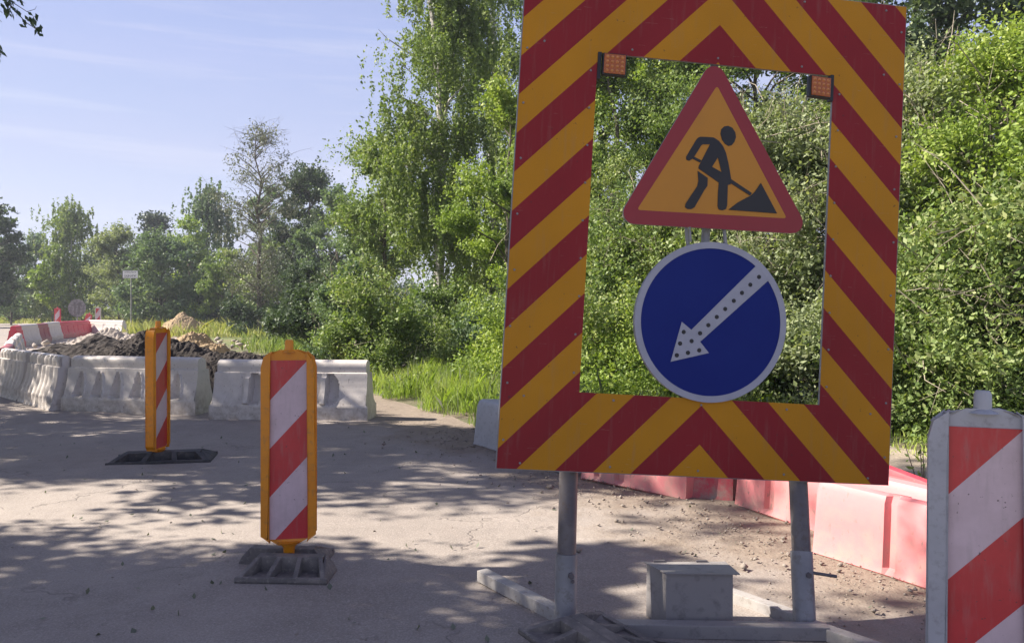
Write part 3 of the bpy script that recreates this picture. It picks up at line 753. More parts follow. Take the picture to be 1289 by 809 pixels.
# pink row on the right
def box_barrier(pts, h, mat, label, back, top_slope=.0, groove=(), parts=None, hr=None):
    """low hollow barrier: face from a to b, body going back; grooves are vertical channels on the face"""
    a, b = Vector(pts[0]), Vector(pts[1]); d = (b - a); L_ = d.length; ang = math.atan2(d.y, d.x)
    hr = hr or h
    N_ = max(8, int(L_ / .02)); V = []; F = []
    def hh(u): return h + (hr - h) * u
    prof = [(-.0, 0.0), (-.012, .03), (-.004, .10), (.012, .5), (.03, .88), (.05, .97), (.085, 1.0), (back * .6, 1.0 - top_slope * .4), (back * .93, 1.0 - top_slope), (back, .9 - top_slope), (back + .04, 0)]
    for i in range(N_ + 1):
        x = L_ * i / N_; u = i / N_
        for (y, z) in prof:
            g = 0
            for gc in groove:
                if abs(x - gc) < .035 and .03 < z <= .98: g = .034
            e = .015 if (i in (0, N_)) else 0
            V.append((x, y + g + (.012 * math.sin(x * 3.1 + z * 2)), z * hh(u) - e))
    n = len(prof)
    for i in range(N_):
        for j in range(n - 1): q = i * n + j; F.append((q, q + n, q + n + 1, q + 1))
        F.append((i * n + n - 1, (i + 1) * n + n - 1, (i + 1) * n, i * n))
    F.append(tuple(range(n))); F.append(tuple(N_ * n + k for k in range(n - 1, -1, -1)))
    me = bpy.data.meshes.new('barrier'); me.from_pydata(V, [], F)
    bm = bmesh.new(); bm.from_mesh(me); bmesh.ops.recalc_face_normals(bm, faces=bm.faces); bm.to_mesh(me); bm.free()
    me.polygons.foreach_set('use_smooth', [True] * len(me.polygons)); me.set_sharp_from_angle(angle=math.radians(30))
    o = link('road_barrier', me, None, [mat]); o.location = a; o.rotation_euler = (0, 0, ang)
    return setp(o, label, 'barrier', 'low barriers along the right edge of the road')
box_barrier([(-.42, 8.75, .0), (.50, 7.15, .0)], .50, M_GPL, 'grey white barrier end showing left of the striped board', .42, .05)
box_barrier([(.61, 6.99, .0), (1.36, 6.19, .0)], .47, M_PINK, 'pale pink low barrier with its shaded end coloured dark red, farthest of the pink ones', .42, .1, (.18, .42))
box_barrier([(1.40, 6.26, .0), (1.70, 6.12, .0)], .42, M_DRED, 'end of the farthest pink barrier, its shade coloured dark red', .38, .1)  # end face of the barrier above; its shade is put into the colour
box_barrier([(1.70, 6.05, .0), (2.36, 4.53, .0)], .47, M_PINK, 'pink low barrier with one groove, middle one behind the right sign post', .24, .05, (.35, .95))
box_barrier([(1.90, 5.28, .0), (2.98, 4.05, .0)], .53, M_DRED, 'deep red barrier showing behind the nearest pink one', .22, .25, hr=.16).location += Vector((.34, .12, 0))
pk = box_barrier([(1.84, 4.86, .0), (2.86, 3.10, .0)], .455, M_PINK, 'nearest pink low barrier with long vertical groove, running behind the grey panel', .17, .05, (.50, 1.25))

# ------------------------------------------------------------------ spoil heaps and rubble
def heap(name, cx, cy, rx, ry, h, mat, label, seed, cat='heap', rough_=.35, n=70, group=None, rot=0, pw_=.75, amp_=.5):
    V = []; F = []; ca, sa = math.cos(rot), math.sin(rot)
    for i in range(n + 1):
        for j in range(n + 1):
            u = -1.25 + 2.5 * i / n; v_ = -1.25 + 2.5 * j / n; r = math.hypot(u, v_)
            x = u * rx; y = v_ * ry; x, y = x * ca - y * sa, x * sa + y * ca
            b = max(0, 1 - r * (1 + .28 * noise.noise(Vector((u * 1.7 + seed, v_ * 1.7, seed)))))
            z = h * (b ** pw_) * (1 + amp_ * noise.noise(Vector((u * 2.2, v_ * 2.2, seed * 3.1))))
            q = Vector((x * 2.3 + seed, y * 2.3, 0)); z += rough_ * min(1, b * 4) * (abs(noise.noise(q)) * .28 + abs(noise.noise(q * 2.7)) * .13 + noise.noise(q * 7) * .10 + noise.noise(q * 15) * .06)
            V.append((x, y, z - .05))
    for i in range(n):
        for j in range(n):
            a = i * (n + 1) + j; F.append((a, a + n + 1, a + n + 2, a + 1))
    me = bpy.data.meshes.new(name); me.from_pydata(V, [], F); me.update()
    o = link(name, me, None, [mat]); o.location = (cx, cy, 0); return setp(o, label, cat, group)
heap('soil_heap', -7.35, 15.6, 2.1, 1.5, 1.0, M_DARK, 'dark soil heap behind the scooped white barrier, left of the turned guide panel', 1.3, n=190, rough_=.36)
heap('soil_heap', -5.15, 14.3, 1.9, 1.3, .98, M_DARK, 'dark soil heap behind the white barriers, right of the turned guide panel', 4.7, n=170, rough_=.36)
heap('soil_heap', -11.4, 21.5, 2.3, 1.8, .75, M_DARK, 'low dark soil heap below the red and white far barriers', 8.1, rough_=.5)
heap('straw_heap', -18.6, 45, 1.35, 1.3, 1.35, M_HEAP, 'light brown heap of straw and clay in front of the dark bushes', 2.2, rough_=.4, pw_=.62, amp_=.2)
heap('rubble_heap', -9.7, 24.0, 1.3, 1.0, .75, M_HEAP, 'low reddish clay and rubble heap between the two dark soil heaps', 6.2, rough_=.6)
heap('rubble_heap', -15.3, 30.5, 2.0, 1.2, .62, M_RUBBLE, 'pale broken concrete pile between the far barriers and the dark soil', 9.4, rough_=.7)

def stones(name, pts, size, mat, seed, kind='stuff', label=None, cat=None, flat=.6):
    R = np.random.default_rng(seed)
    base = np.array([(1, 0, 0), (-1, 0, 0), (0, 1, 0), (0, -1, 0), (0, 0, 1), (0, 0, -1)], float)
    tri = np.array([(0, 2, 4), (2, 1, 4), (1, 3, 4), (3, 0, 4), (2, 0, 5), (1, 2, 5), (3, 1, 5), (0, 3, 5)])
    n = len(pts); s_ = (size * R.lognormal(0, .5, n))[:, None, None]
    v = base[None] * (1 + .45 * R.uniform(-1, 1, (n, 6, 3))) * s_; v += R.uniform(-.35, .35, (n, 6, 3)) * s_; v[..., 2] *= flat
    v += pts[:, None, :]
    f = (tri[None] + (np.arange(n) * 6)[:, None, None]).reshape(-1)
    me = bpy.data.meshes.new(name); me.vertices.add(6 * n); me.vertices.foreach_set('co', v.astype(np.float32).ravel())
    me.loops.add(len(f)); me.loops.foreach_set('vertex_index', f.astype(np.int32)); k = len(f) // 3
    me.polygons.add(k); me.polygons.foreach_set('loop_start', np.arange(0, 3 * k, 3, dtype=np.int32)); me.update(calc_edges=True)
    o = link(name, me, None, [mat]); return setp(o, label, cat, None, kind)
R = np.random.default_rng(11)
M_GRIT = m_soil('road_grit', (.22, .18, .15), (.36, .32, .28))
n = 9000; Yy = 2.6 + 12 * R.random(n) ** 1.3; Xx = R.uniform(-.66, .66, n) * Yy
P = np.stack([Xx, Yy, np.full(n, .006)], 1); ss = P[:, 0] * NV.x + P[:, 1] * NV.y
keep = R.random(n) < np.clip(.05 + .7 * (ss - 2.6), .05, .8); P = P[keep & (ss < 5.2)]
stones('gravel', P, .0042, M_GRIT, 5, label='loose grit and pebbles scattered on the dusty road', cat='gravel')
t_ = R.uniform(-1, 9, 2600); s_ = 3.85 + R.normal(0, .35, 2600); P = np.stack([NV.x * s_ + DV.x * t_, NV.y * s_ + DV.y * t_, np.full(2600, .02)], 1)
stones('roadside_gravel', P, .007, M_GRIT, 6, label='coarser dirt and gravel along the foot of the pink barriers', cat='gravel')
P = np.stack([R.normal(-6.4, 1.3, 1500), R.normal(14.4, .7, 1500), np.zeros(1500)], 1); P[:, 2] = .2 + .4 * R.random(1500)
P = P[(P[:, 1] + .96 * P[:, 0] > 6.3) & (P[:, 1] > 12.6)]
stones('soil_clods', P, .022, M_DARK, 8, label='dark clods of dug soil around the heaps', cat='soil', flat=.8)
P = np.stack([R.normal(-13.0, 2.0, 240), R.normal(27.5, 2.2, 240), .1 + .3 * R.random(240)], 1)
stones('rubble', P, .09, M_RUBBLE, 9, label='pale broken stones below the far barriers', cat='rubble')
# fallen leaves on the road
n = 260; Yy = R.uniform(3, 10, n); Xx = R.uniform(-.6, .55, n) * Yy
me = leaves_mesh('fallen_leaves', np.stack([Xx, Yy, np.full(n, .016)], 1), .035, R.uniform(0, .6, n), 1.6, 4, 3)
setp(link('fallen_leaves', me, None, [LM['dry']]), 'a few dry leaves lying on the dusty road', 'leaves', None, 'stuff')

# ------------------------------------------------------------------ far signs and panels
def small_sign(name, label, px, Y, fn):
    o = thing(name, label, 'sign', PX(px, Y)); fn(o); return o
def place_sign(o):
    mb = MB(); mb.tube([(0, 0, 0), (0, 0, 3.95)], .035, 8); mb.build('pole', [M_GALV], o, smooth=40)
    mb = MB(); mb.box((-.02, -.06, 3.72), (.98, .04, .52)); pl = mb.build('sign_plate', [m_weathered('white_plate', (.70, .70, .70), (.6, .6, .6), 3, .5, bump=0)], o, rot=None)
    mb = MB(); R = random.Random(4)
    x = -.6
    for row, z, hh, xr in ((0, 3.86, .09, .38), (1, 3.62, .15, .40)):
        x = -xr
        while x < xr - .08:
            wd = R.choice((.05, .065, .08)); mb.box((x + wd / 2, -.083, z), (wd * .34, .006, hh)); mb.box((x + wd / 2 + .02, -.0835, z + R.choice((-.4, 0, .4)) * hh), (wd * .8, .006, hh * .2)); x += wd + .025
    mb.box((-.02, -.083, 3.965), (.97, .005, .018)); mb.box((-.02, -.083, 3.475), (.97, .005, .018))
    mb.build('lettering', [M_BLK], pl)
small_sign('place_sign', 'small white sign with two lines of dark lettering on a thin far pole', 165, 52, place_sign)
def round_back(o):
    mb = MB(); mb.tube([(0, .03, 0), (0, .03, 1.9)], .04, 8); mb.build('pole', [M_GALV], o, smooth=40)
    mb = MB(); mb.prism(circle(0, 1.52, .52, 40), -.01, .01); d = mb.build('sign_disc', [m_weathered('dull_disc', (.26, .25, .25), (.13, .13, .14), 7, .7, amt=(.4, .6), bump=0)], o)
    mb = MB(); mb.box((-.12, -.025, 1.52), (.05, .02, .7)); mb.box((.12, -.025, 1.52), (.05, .02, .7)); mb.box((0, -.028, 1.72), (.5, .02, .05)); mb.build('bracket', [M_DSTEEL], d)
small_sign('round_sign', 'grey back of a round sign standing above the far red barriers', 97, 46.5, round_back)
def far_panel(px, Y, hgt, wd, label, mbody, tilt=0):
    o = thing('guide_panel', label, 'guide panel', PX(px, Y), 0, 'small guide panels beyond the far barriers'); o.rotation_euler = (0, tilt, 0)
    mb = MB(); mb.prism(rrect(-wd / 2, .1, wd / 2, hgt, .05, 3), -.03, .03); mb.tube([(0, 0, 0), (0, 0, hgt + .08)], .035, 8); b = mb.build('panel_body', [mbody], o, bevel=.006)
    mb = MB(); mb.prism(rrect(-wd / 2 + .05, .15, wd / 2 - .05, hgt - .05, .02, 2), -.036, -.031); mb.build('striped_sheeting', [m_stripes('guide_stripes', -wd / 2 + .05, wd - .1, hgt - .05, .4)], b)
    mb = MB(); mb.box((0, 0, .05), (.6, .4, .1)); mb.build('rubber_foot', [M_RUBD], o, bevel=.03)
far_panel(72.5, 46, 1.50, .36, 'tiny red and white guide panel left of the round sign', M_BR)
far_panel(106, 45.5, 1.20, .34, 'tiny red guide panel leaning right of the round sign', M_BR, .25)
far_panel(123.5, 47, 1.55, .34, 'tiny white guide panel behind the white barrier', M_BW)

# things glimpsed through the trees
o = heap('sand_heap', -3.2, 26.5, 1.6, 1.0, 1.15, M_SAND, 'pale sand heap glimpsed between tree trunks behind the grass', 3.3, rough_=.3)
for (px, Y, wd, hh, z, lb) in ((530.5, 30, .34, .62, .55, 'upright pale concrete block glimpsed left of the birch trunk'), (600, 24, .16, .5, .7, 'short white post glimpsed in leaves left of the striped board')):
    mb = MB(); mb.box((0, 0, hh / 2 + z / 2), (wd, .3 if wd > .2 else .14, hh + z)); o = mb.build('concrete_block' if wd > .2 else 'white_post', [M_RUBBLE if wd > .2 else M_BW], None, bevel=.03); o.location = PX(px, Y); setp(o, lb, 'block' if wd > .2 else 'post')

# ------------------------------------------------------------------ trees and bushes
def T(px, Y, ytop, rpx, kind, nleaf, ls, label, cat='tree', name='tree', seed=0, **k):
    h = CAM_H + (HY - ytop) / FPX * Y; r = rpx / FPX * Y
    return tree(name, label, cat, PX(px, Y, k.pop('z', -.03)), h, r, kind, nleaf, ls, seed or int(px * 7 + Y), **k)
GB = 'far trees and bushes behind the roadworks'
T(-10, 62, 262, 34, 'dark', 9000, .26, 'dark round tree at the far left picture edge', seed=3, group=GB, clump=.6)
T(14, 72, 318, 34, 'cool', 7000, .22, 'grey green bush at the foot of the far left tree', 'bush', 'bush', group=GB, shape='bush', low=.04)
T(44, 80, 300, 26, 'cool', 5000, .22, 'dull green bush left of the tall feathery birch', 'bush', 'bush', group=GB, shape='bush', low=.04)
T(88, 72, 254, 38, 'birch', 15000, .19, 'tall feathery birch standing alone before the sky, far left', group=GB, shape='birch', low=.12, bark=M_BIRCH, lean=(.01, 0))
T(66, 70, 330, 22, 'fresh', 4500, .19, 'light green sapling at the left foot of the feathery birch', 'sapling', 'sapling', group=GB, shape='bush', low=.05)
T(130, 90, 318, 28, 'dark', 5000, .26, 'dark tree showing between the feathery birch and the pale bush', group=GB)
T(150, 66, 292, 38, 'pale', 13000, .18, 'pale silvery willow bush behind the small white place sign', 'bush', 'bush', group=GB, shape='bush', low=.03)
T(203, 60, 300, 46, 'cool', 15000, .19, 'broad bush with shaded right side, behind the straw heap', 'bush', 'bush', group=GB, shape='bush', low=.02)
T(195, 80, 268, 22, 'spruce', 7000, .24, 'dark pointed spruce top rising above the bushes', 'spruce', 'spruce', group=GB, shape='cone', low=.1)
T(238, 64, 285, 26, 'fresh', 7000, .19, 'yellow green rounded tree right of the spruce top', group=GB)
T(262, 70, 236, 40, 'cool', 14000, .22, 'blue green conical tree left of the bare grey tree', group=GB, shape='birch', low=.1)
T(240, 66, 330, 40, 'dark', 9000, .22, 'dark thicket behind the straw heap', 'thicket', 'bush', group=GB, shape='bush', low=.02)
T(292, 58, 320, 36, 'mid', 9000, .18, 'mid green bush left of the bare grey tree trunk', 'bush', 'bush', group=GB, shape='bush', low=.03)
T(326, 46, 160, 42, 'dry', 6500, .10, 'tall sparse grey tree with nearly bare crown standing before the sky', shape='oval', seed=5, low=.16, group=None, clump=.5, twigs=300, nclump=150, bark=M_BARK, twigmat=M_BARK)
T(350, 56, 318, 42, 'mid', 10000, .18, 'green bush right of the bare grey tree trunk', 'bush', 'bush', group=GB, shape='bush', low=.03)
T(388, 54, 216, 46, 'dark', 17000, .20, 'broad dark green tree right of the bare grey tree', group=GB, shape='oval', low=.1)
T(425, 50, 250, 38, 'cool', 11000, .18, 'second dark green tree, half behind the slender leafy one', group=GB, shape='oval', low=.1)
T(340, 60, 240, 30, 'cool', 8000, .20, 'green tree right behind the bare grey tree', group=GB, shape='oval', low=.1)
T(386, 34, 345, 46, 'dark', 11000, .12, 'leafy bush beside the bare tree trunk above the dark soil', 'bush', 'bush', shape='bush', low=.02)
T(300, 44, 388, 30, 'dark', 4000, .14, 'low dark shrub at the foot of the bare tree', 'shrub', 'bush', shape='bush', low=.02)
T(436, 19, 360, 46, 'cool', 14000, .075, 'dense bush with weeds behind the right end of the white barriers', 'bush', 'bush', shape='bush', low=.02, twigs=30)
T(468, 16.5, 372, 44, 'mid', 15000, .065, 'leafy bush rising from the weeds right of the white barriers', 'bush', 'bush', shape='bush', low=.01, twigs=24, seed=101)
T(572, 20, 365, 40, 'mid', 11000, .065, 'bush at the foot of the birches left of the striped board', 'bush', 'bush', shape='bush', low=.01, seed=103)
T(405, 24, 352, 50, 'dark', 14000, .09, 'dark shaded bush behind the dark soil heap', 'bush', 'bush', shape='bush', low=.02)
T(470, 31, 268, 52, 'cool', 17000, .11, 'loose green tree between the far trees and the birches', shape='oval', low=.08)
T(492, 26, 176, 44, 'mid', 13000, .10, 'slender tree reaching loose branches out to the left against the sky', shape='oval', low=.28, clump=.5, lean=(-.05, 0), nclump=34)
T(488, 18.5, 400, 30, 'cool', 9000, .07, 'shrub left of the sandy gap', 'shrub', 'bush', shape='bush', low=.02, twigs=16)
T(553, 23, -170, 66, 'birch', 50000, .085, 'tall white stemmed birch left of the striped board', 'birch', 'birch', shape='birch', low=.20, bark=M_BIRCH, nclump=110)
T(622, 27, -190, 66, 'birch', 46000, .095, 'tall birch close beside the left edge of the striped board', 'birch', 'birch', shape='birch', low=.18, bark=M_BIRCH, nclump=100)
T(640, 19, 120, 58, 'fresh', 24000, .075, 'yellow green tree touching the left edge of the striped board', shape='oval', low=.06, seed=61)
T(600, 30, 300, 50, 'mid', 13000, .11, 'green undergrowth tree behind the birch trunks', shape='oval', low=.10, seed=62)
T(625, 17, 395, 34, 'cool', 9000, .06, 'shrub leaning over the grass left of the striped board', 'shrub', 'bush', shape='bush', low=.02, seed=63)
T(720, 21, -120, 80, 'birch', 42000, .085, 'tall birch behind the upper left corner of the striped board', 'birch', 'birch', shape='birch', low=.12, bark=M_BIRCH, nclump=100)
T(835, 19, -60, 100, 'fresh', 56000, .08, 'bright green tree filling the left half of the board opening', shape='oval', low=.04, seed=64)
T(772, 16, 30, 74, 'mid', 34000, .065, 'green tree seen in the lower left of the board opening', shape='oval', low=.05, seed=65)
T(955, 18, -30, 96, 'fresh', 54000, .075, 'light green tree filling the top right of the board opening', shape='oval', low=.06, seed=66)
T(902, 15.5, -40, 66, 'mid', 32000, .065, 'green tree directly behind the warning triangle', shape='oval', low=.1, seed=104)
T(1050, 19, -40, 80, 'mid', 30000, .085, 'green tree hidden behind the right side of the striped board', shape='oval', low=.1, seed=67)
T(1175, 22, -160, 130, 'dark', 46000, .12, 'large dark maple with gaps of sky, behind the hedge at top right', 'maple', 'maple', shape='oval', low=.2, clump=.7, elong=1.25, seed=68)
T(1330, 21, -120, 100, 'dark', 24000, .12, 'dark tree beyond the top right picture corner', shape='oval', low=.15, clump=.7, elong=1.25, seed=69)
LG = 'low shrubs under the trees'
for (px, Y, yt, r, kd, nl, lb) in (
    (372, 30, 395, 44, 'dark', 7000, 'low shaded shrub right of the bare tree trunk'),
    (430, 27, 380, 48, 'mid', 9000, 'low shrub under the dark green trees'),
    (600, 17.5, 405, 50, 'mid', 12000, 'low leafy shrub right at the foot of the birches'),
    (648, 14.2, 410, 60, 'fresh', 14000, 'low shrub at the left edge of the striped board'),
    (760, 12.0, 400, 80, 'mid', 16000, 'low shrub just above the lower band of the board, left'),
    (850, 11.2, 400, 80, 'fresh', 16000, 'low bright shrub just above the lower band of the board, middle'),
    (940, 10.6, 405, 80, 'mid', 16000, 'low shrub just above the lower band of the board, right'),
    (1030, 10.0, 405, 80, 'pale', 14000, 'low pale shrub hidden behind the right side of the board')):
    T(px, Y, yt, r, kd, nl, .055 if Y < 15 else .075, lb, 'shrub', 'shrub', shape='bush', low=.0, group=LG, stems=4, seed=px + 1, z=.0, elong=1.9)
HG = 'hedge bushes on the right of the road'
for (px, Y, yt, r, kd, nl, lb, tw) in (
    (700, 15.0, 330, 60, 'mid', 20000, 'hedge bush mostly hidden by the left side of the striped board', 20),
    (790, 13.4, 270, 74, 'mid', 28000, 'green hedge bush seen lower left in the board opening, left of the blue disc', 30),
    (870, 12.6, 250, 74, 'mid', 26000, 'hedge bush right behind the blue arrow disc', 60),
    (975, 11.6, 165, 88, 'pale', 34000, 'silvery twiggy bush right of the blue disc inside the board opening', 130),
    (1075, 10.8, 180, 80, 'pale', 26000, 'pale bush hidden behind the right side of the striped board', 60),
    (1165, 10.6, 105, 88, 'pale', 38000, 'tall silvery bush with bare dead twigs right of the striped board', 200),
    (1275, 9.6, 70, 96, 'fresh', 34000, 'bright yellow green bush at the right picture edge', 60),
    (1160, 9.3, 340, 80, 'mid', 30000, 'low rounded green bush right of the striped board behind the sandy path', 40),
    (1262, 8.6, 310, 90, 'mid', 30000, 'low tangled bush with dry branches behind the grey guide panel', 150),
    (1400, 8.4, 200, 110, 'mid', 18000, 'bush just past the right picture edge', 20)):
    T(px, Y, yt, r, kd, nl, .058 if Y < 11 else .062, lb, 'bush', 'bush', shape='bush', low=.01, group=HG, twigs=tw, stems=6, seed=px, z=.05, clump=.40, nclump=70, elong=1.9)

# far woods: reads as one mass
R = np.random.default_rng(77); cen = []
n = 60000; X = R.uniform(-110, 60, n); top = 6.5 + 2.5 * np.sin(X * .21) + 1.6 * np.sin(X * .63 + 1) + 1.2 * np.sin(X * 1.7)
cen = np.stack([X, R.uniform(104, 112, n), top * R.uniform(0, 1, n) ** .8], 1)
setp(link('far_woods', leaves_mesh('far_woods', cen, .5, .45 + R.normal(0, .2, n), 1.5, .3, 78), None, [LM['cool']]), 'far woods closing the view behind the meadow', 'woods', None, 'stuff')

# arching dead branches in front of the right-hand hedge
for (pts, lb) in (([(1289, 400, 8.1), (1235, 375, 8.2), (1180, 363, 8.3), (1135, 368, 8.5)], 'long bare dead branch arching across the hedge right of the board'),
                  ([(1300, 330, 8.0), (1262, 352, 8.1), (1240, 395, 8.2), (1262, 440, 8.1), (1300, 470, 8.0)], 'looping dry branch at the right picture edge')):
    mb = MB(); q = [Vector(PX(p[0], p[2], CAM_H + (HY - p[1]) / FPX * p[2])) for p in pts]
    qq = [q[0]] + q + [q[-1]]; sm = []
    for a_ in range(1, len(qq) - 2):
        for t_ in np.linspace(0, 1, 6, endpoint=False):
            p0, p1_, p2_, p3_ = qq[a_ - 1:a_ + 3]
            sm.append(.5 * (2 * p1_ + (p2_ - p0) * t_ + (2 * p0 - 5 * p1_ + 4 * p2_ - p3_) * t_ ** 2 + (3 * p1_ - p0 - 3 * p2_ + p3_) * t_ ** 3) + Vector(rng.normal(size=3) * .008))
    q = sm
    mb.tube(q, [.013 - .009 * i / len(q) for i in range(len(q))], 6)
    R = random.Random(len(q))
    for i in range(14):
        k = R.uniform(0, len(q) - 1.01); a = q[int(k)].lerp(q[int(k) + 1], k % 1); e = a + Vector((R.uniform(-.3, .3), R.uniform(-.2, .2), R.uniform(-.15, .35))); mb.tube([a, a.lerp(e, .5) + Vector((.02, 0, .03)), e], [.005, .0035, .001], 4)
    setp(mb.build('dead_branch', [M_TWIG], None, smooth=50), lb, 'branch')

# roadside trees on the left, outside the picture, that throw the dappled shade
def shade_tree(tx, ty, reach, h, r, nleaf, seed, label, **k):
    """tx,ty: where the middle of its crown shadow falls; reach: how far to the sun side it stands"""
    hd = Vector((sd.x, sd.y)).normalized(); base = Vector((tx, ty, -.03)) + Vector((hd.x, hd.y, 0)) * reach
    return tree('roadside_tree', label, 'tree', base, h, r, 'mid', nleaf, .12, seed, group='roadside trees on the left', nclump=int(h * r * 3.5), clump=.50, elong=1.5, **k)
shade_tree(-7.6, 11.6, 6.5, 9.5, 1.9, 12000, 71, 'roadside tree shading the white barriers from the left')
shade_tree(-5.2, 8.9, 6.8, 10.0, 1.75, 22000, 72, 'roadside tree shading the tarmac round the turned guide panel')
shade_tree(-0.6, 8.9, 8.6, 10.2, 1.5, 18000, 73, 'tall roadside tree farther left whose shade reaches the road edge', low=.35)
shade_tree(0.6, 6.8, 9.2, 10.5, .8, 4500, 77, 'slim roadside tree dappling the dirt before the pink barriers', low=.45)
shade_tree(-3.6, 2.85, 5.2, 7.8, 2.1, 25000, 74, 'leafy tree left of the viewer shading the near tarmac')
shade_tree(0.7, 3.05, 7.6, 9.6, 1.7, 19000, 75, 'second leafy tree left of the viewer shading the ground by the sign', low=.3)
shade_tree(2.7, 2.35, 9.8, 11.4, 1.7, 13000, 76, 'third leafy tree left of the viewer shading the ground right of the sign', low=.45)
# twig with leaves hanging into the top left corner
br = thing('overhanging_branch', 'dark leafy twig hanging into the top left picture corner', 'branch', PX(-60, 7.0, 4.6))
mb = MB(); bw = Vector(br.location)
def pw(px, py, Y=7.0): return PX(px, Y, CAM_H + (HY - py) / FPX * Y) - bw
main = [pw(-900, -420), pw(-300, -120), pw(-60, -40), pw(-10, -14), pw(14, 8), pw(32, 28), pw(44, 36), pw(52, 44)]
mb.tube(main, [.05, .03, .012, .008, .006, .004, .003, .0015], 6)
t2 = [pw(-10, -14), pw(20, 6), pw(34, 15), pw(44, 12), pw(46, 8)]; mb.tube(t2, [.005, .004, .003, .002, .001], 5)
t3 = [pw(-60, -40), pw(-16, 10), pw(-4, 22), pw(2, 28)]; mb.tube(t3, [.006, .005, .003, .002], 5)
t4 = [pw(-60, -40), pw(-30, 30), pw(-6, 55), pw(2, 70)]; mb.tube(t4, [.006, .005, .003, .002], 5)
mb.build('twig', [M_BARK], br, smooth=50)
R = np.random.default_rng(21); cs_ = []; ds_ = []
for (px, py, n, sp) in ((4, 4, 12, 5), (10, 15, 12, 5), (20, 16, 9, 4), (18, 6, 8, 4), (40, 26, 16, 4), (48, 36, 7, 3), (50, 42, 5, 2), (32, 33, 4, 2), (30, 1, 5, 3), (-4, 22, 8, 6), (0, 62, 6, 4), (0, 75, 5, 3), (-30, -20, 40, 14), (-60, 10, 40, 20)):
    for _ in range(n):
        cs_.append(pw(px + R.normal() * sp, py + R.normal() * sp, 7 + R.normal() * .05)); ds_.append((.5, 0, -.7))
me = leaves_mesh('leaves', np.array(cs_), .060, R.uniform(0, .35, len(cs_)), 1.9, .2, 5, .2, np.array(ds_, float)); link('leaves', me, br, [LM['dark']])

# ------------------------------------------------------------------ grass and weeds
def blades(name, P, hgt, wid, mat, seed, label, cat='grass', lean_=.35):
    R = np.random.default_rng(seed); n = len(P); h = hgt * R.uniform(.3, 1.1, n) * (1 + .55 * np.sin(P[:, 0] * 3.7 + 1) * np.cos(P[:, 1] * 2.9) + .25 * np.sin(P[:, 0] * 11) * np.sin(P[:, 1] * 9))
    th = R.uniform(0, 2 * math.pi, n); a = np.stack([np.cos(th), np.sin(th), 0 * th], 1) * (wid * R.uniform(.6, 1.4, n))[:, None]
    ln = R.normal(size=(n, 3)) * lean_; ln[:, 2] = 0
    v = np.empty((n, 5, 3)); up = np.zeros((n, 3)); up[:, 2] = 1
    mid = P + (up * .55 + ln * .3) * h[:, None]; tip = P + (up * .92 + ln) * h[:, None]
    v[:, 0] = P - a * .5; v[:, 1] = P + a * .5; v[:, 2] = mid + a * .42; v[:, 3] = tip; v[:, 4] = mid - a * .42
    me = bpy.data.meshes.new(name); me.vertices.add(5 * n); me.vertices.foreach_set('co', v.astype(np.float32).ravel())
    me.loops.add(5 * n); me.loops.foreach_set('vertex_index', np.arange(5 * n, dtype=np.int32))
    me.polygons.add(n); me.polygons.foreach_set('loop_start', np.arange(0, 5 * n, 5, dtype=np.int32)); me.update(calc_edges=True)
    at = me.attributes.new('tone', 'FLOAT', 'FACE'); at.data.foreach_set('value', np.clip(.5 + .25 * np.sin(P[:, 0] * 2.1) * np.cos(P[:, 1] * 1.7) + R.normal(0, .18, n), 0, 1).astype(np.float32))
    return setp(link(name, me, None, [mat]), label, cat, None, 'stuff')
def scatter(n, s0, s1, t0, t1, seed, edge=.3):
    R = np.random.default_rng(seed); s_ = R.uniform(s0, s1, n); t = R.uniform(t0, t1, n)
    z = .02 + .09 * np.clip((s_ - 4.3) / 1.2, 0, 1)
    keep = R.random(n) < np.clip((s_ - s0 + .4 * np.sin(t * 3.1) + .25 * np.sin(t * 7.7)) / edge, 0, 1)
    return np.stack([NV.x * s_ + DV.x * t, NV.y * s_ + DV.y * t, z], 1)[keep]
blades('grass', scatter(60000, 4.25, 8.2, 6.2, 17, 31, 1.1), .32, .010, LM['grass'], 41, 'tall bright green grass beside the road left of the striped board')
blades('grass', scatter(6000, 4.6, 9.5, 17, 32, 32, .5), .45, .03, LM['mid'], 42, 'rough grass running back under the trees')
blades('dry_stalks', scatter(2600, 4.3, 8.2, 6.2, 17, 37, .3), .55, .007, LM['dry'], 46, 'dry stalks standing up through the roadside grass', 'stalks', .2)
blades('grass', scatter(5000, 6.6, 9.5, -2, 6.2, 33, .4), .16, .012, LM['grass'], 43, 'short grass at the foot of the right hand hedge')
R = np.random.default_rng(51); n = 22000
P = np.stack([R.uniform(-38, -8, n), R.uniform(41, 66, n), np.zeros(n)], 1); ss = P[:, 0] * NV.x + P[:, 1] * NV.y; P = P[(ss > 1.5) & (P[:, 0] / P[:, 1] < -.31)]
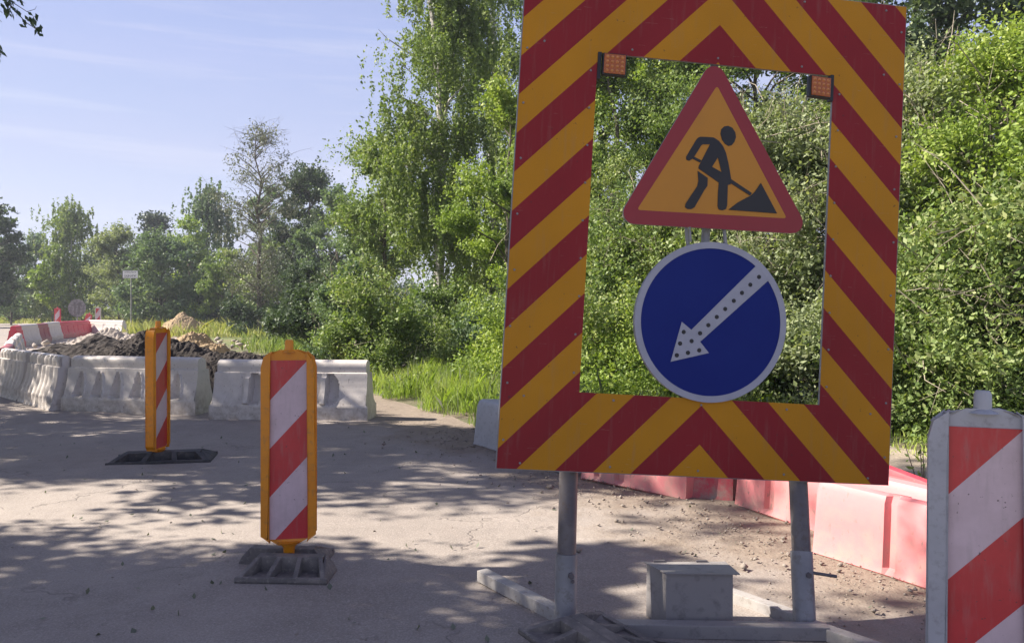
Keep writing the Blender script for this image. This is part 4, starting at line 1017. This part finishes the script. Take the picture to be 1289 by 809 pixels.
blades('meadow_grass', P, .62, .06, LM['fgrass'], 44, 'sunny meadow of tall grass behind the heaps')
P = np.stack([R.uniform(-75, -24, 12000), R.uniform(78, 96, 12000), np.zeros(12000)], 1)
blades('verge_grass', P, .6, .10, LM['fgrass'], 45, 'strip of grass across the far end of the road')
# broad-leaved weeds: low leaf masses along the grass edge
cen = scatter(24000, 4.4, 8.0, 7.0, 18, 34, .9); R = np.random.default_rng(35)
cen = cen[np.sin(cen[:, 0] * 2.7 + 1) + np.cos(cen[:, 1] * 1.9) > .2]; cen[:, 2] += np.abs(R.normal(0, .20, len(cen))) + .04
me = leaves_mesh('weeds', cen, .058, .45 + R.normal(0, .2, len(cen)), 1.7, .8, 36); setp(link('weeds', me, None, [LM['mid']]), 'broad leaved weeds growing among the roadside grass', 'weeds', None, 'stuff')
# sapling weed by the right-hand path
wd_ = thing('young_weed', 'small leafy weed on the sandy path beside the grey guide panel', 'weed', PX(1160, 5.9, .05))
mb = MB(); R = np.random.default_rng(5); cs_ = []
for i in range(6):
    e = Vector((R.normal() * .10, R.normal() * .10, R.uniform(.28, .62))); mb.tube([(0, 0, 0), e * .5 + Vector((.01, 0, 0)), e], [.006, .004, .002], 5)
    for f in np.linspace(.3, 1, 8): cs_.append(np.array(e) * f + R.normal(size=3) * .03)
mb.build('stem', [M_BARK], wd_); link('leaves', leaves_mesh('leaves', np.array(cs_), .05, R.uniform(.2, .8, len(cs_)), 2.2, .3, 9), wd_, [LM['mid']])

# ------------------------------------------------------------------ the air
mb = MB(); mb.box((-15, 95, 12), (230, 240, 28))
hz = N('air_haze'); hz.t.nodes.remove(hz.b)
pv = hz.n('ShaderNodeVolumePrincipled'); pv.inputs['Density'].default_value = .0009; pv.inputs['Color'].default_value = (.80, .86, 1.0, 1); pv.inputs['Anisotropy'].default_value = .3
hz.l(pv.outputs[0], hz.out.inputs['Volume'])
setp(mb.build('haze', [hz.m]), 'thin pale summer haze over the far trees', 'haze', None, 'stuff')
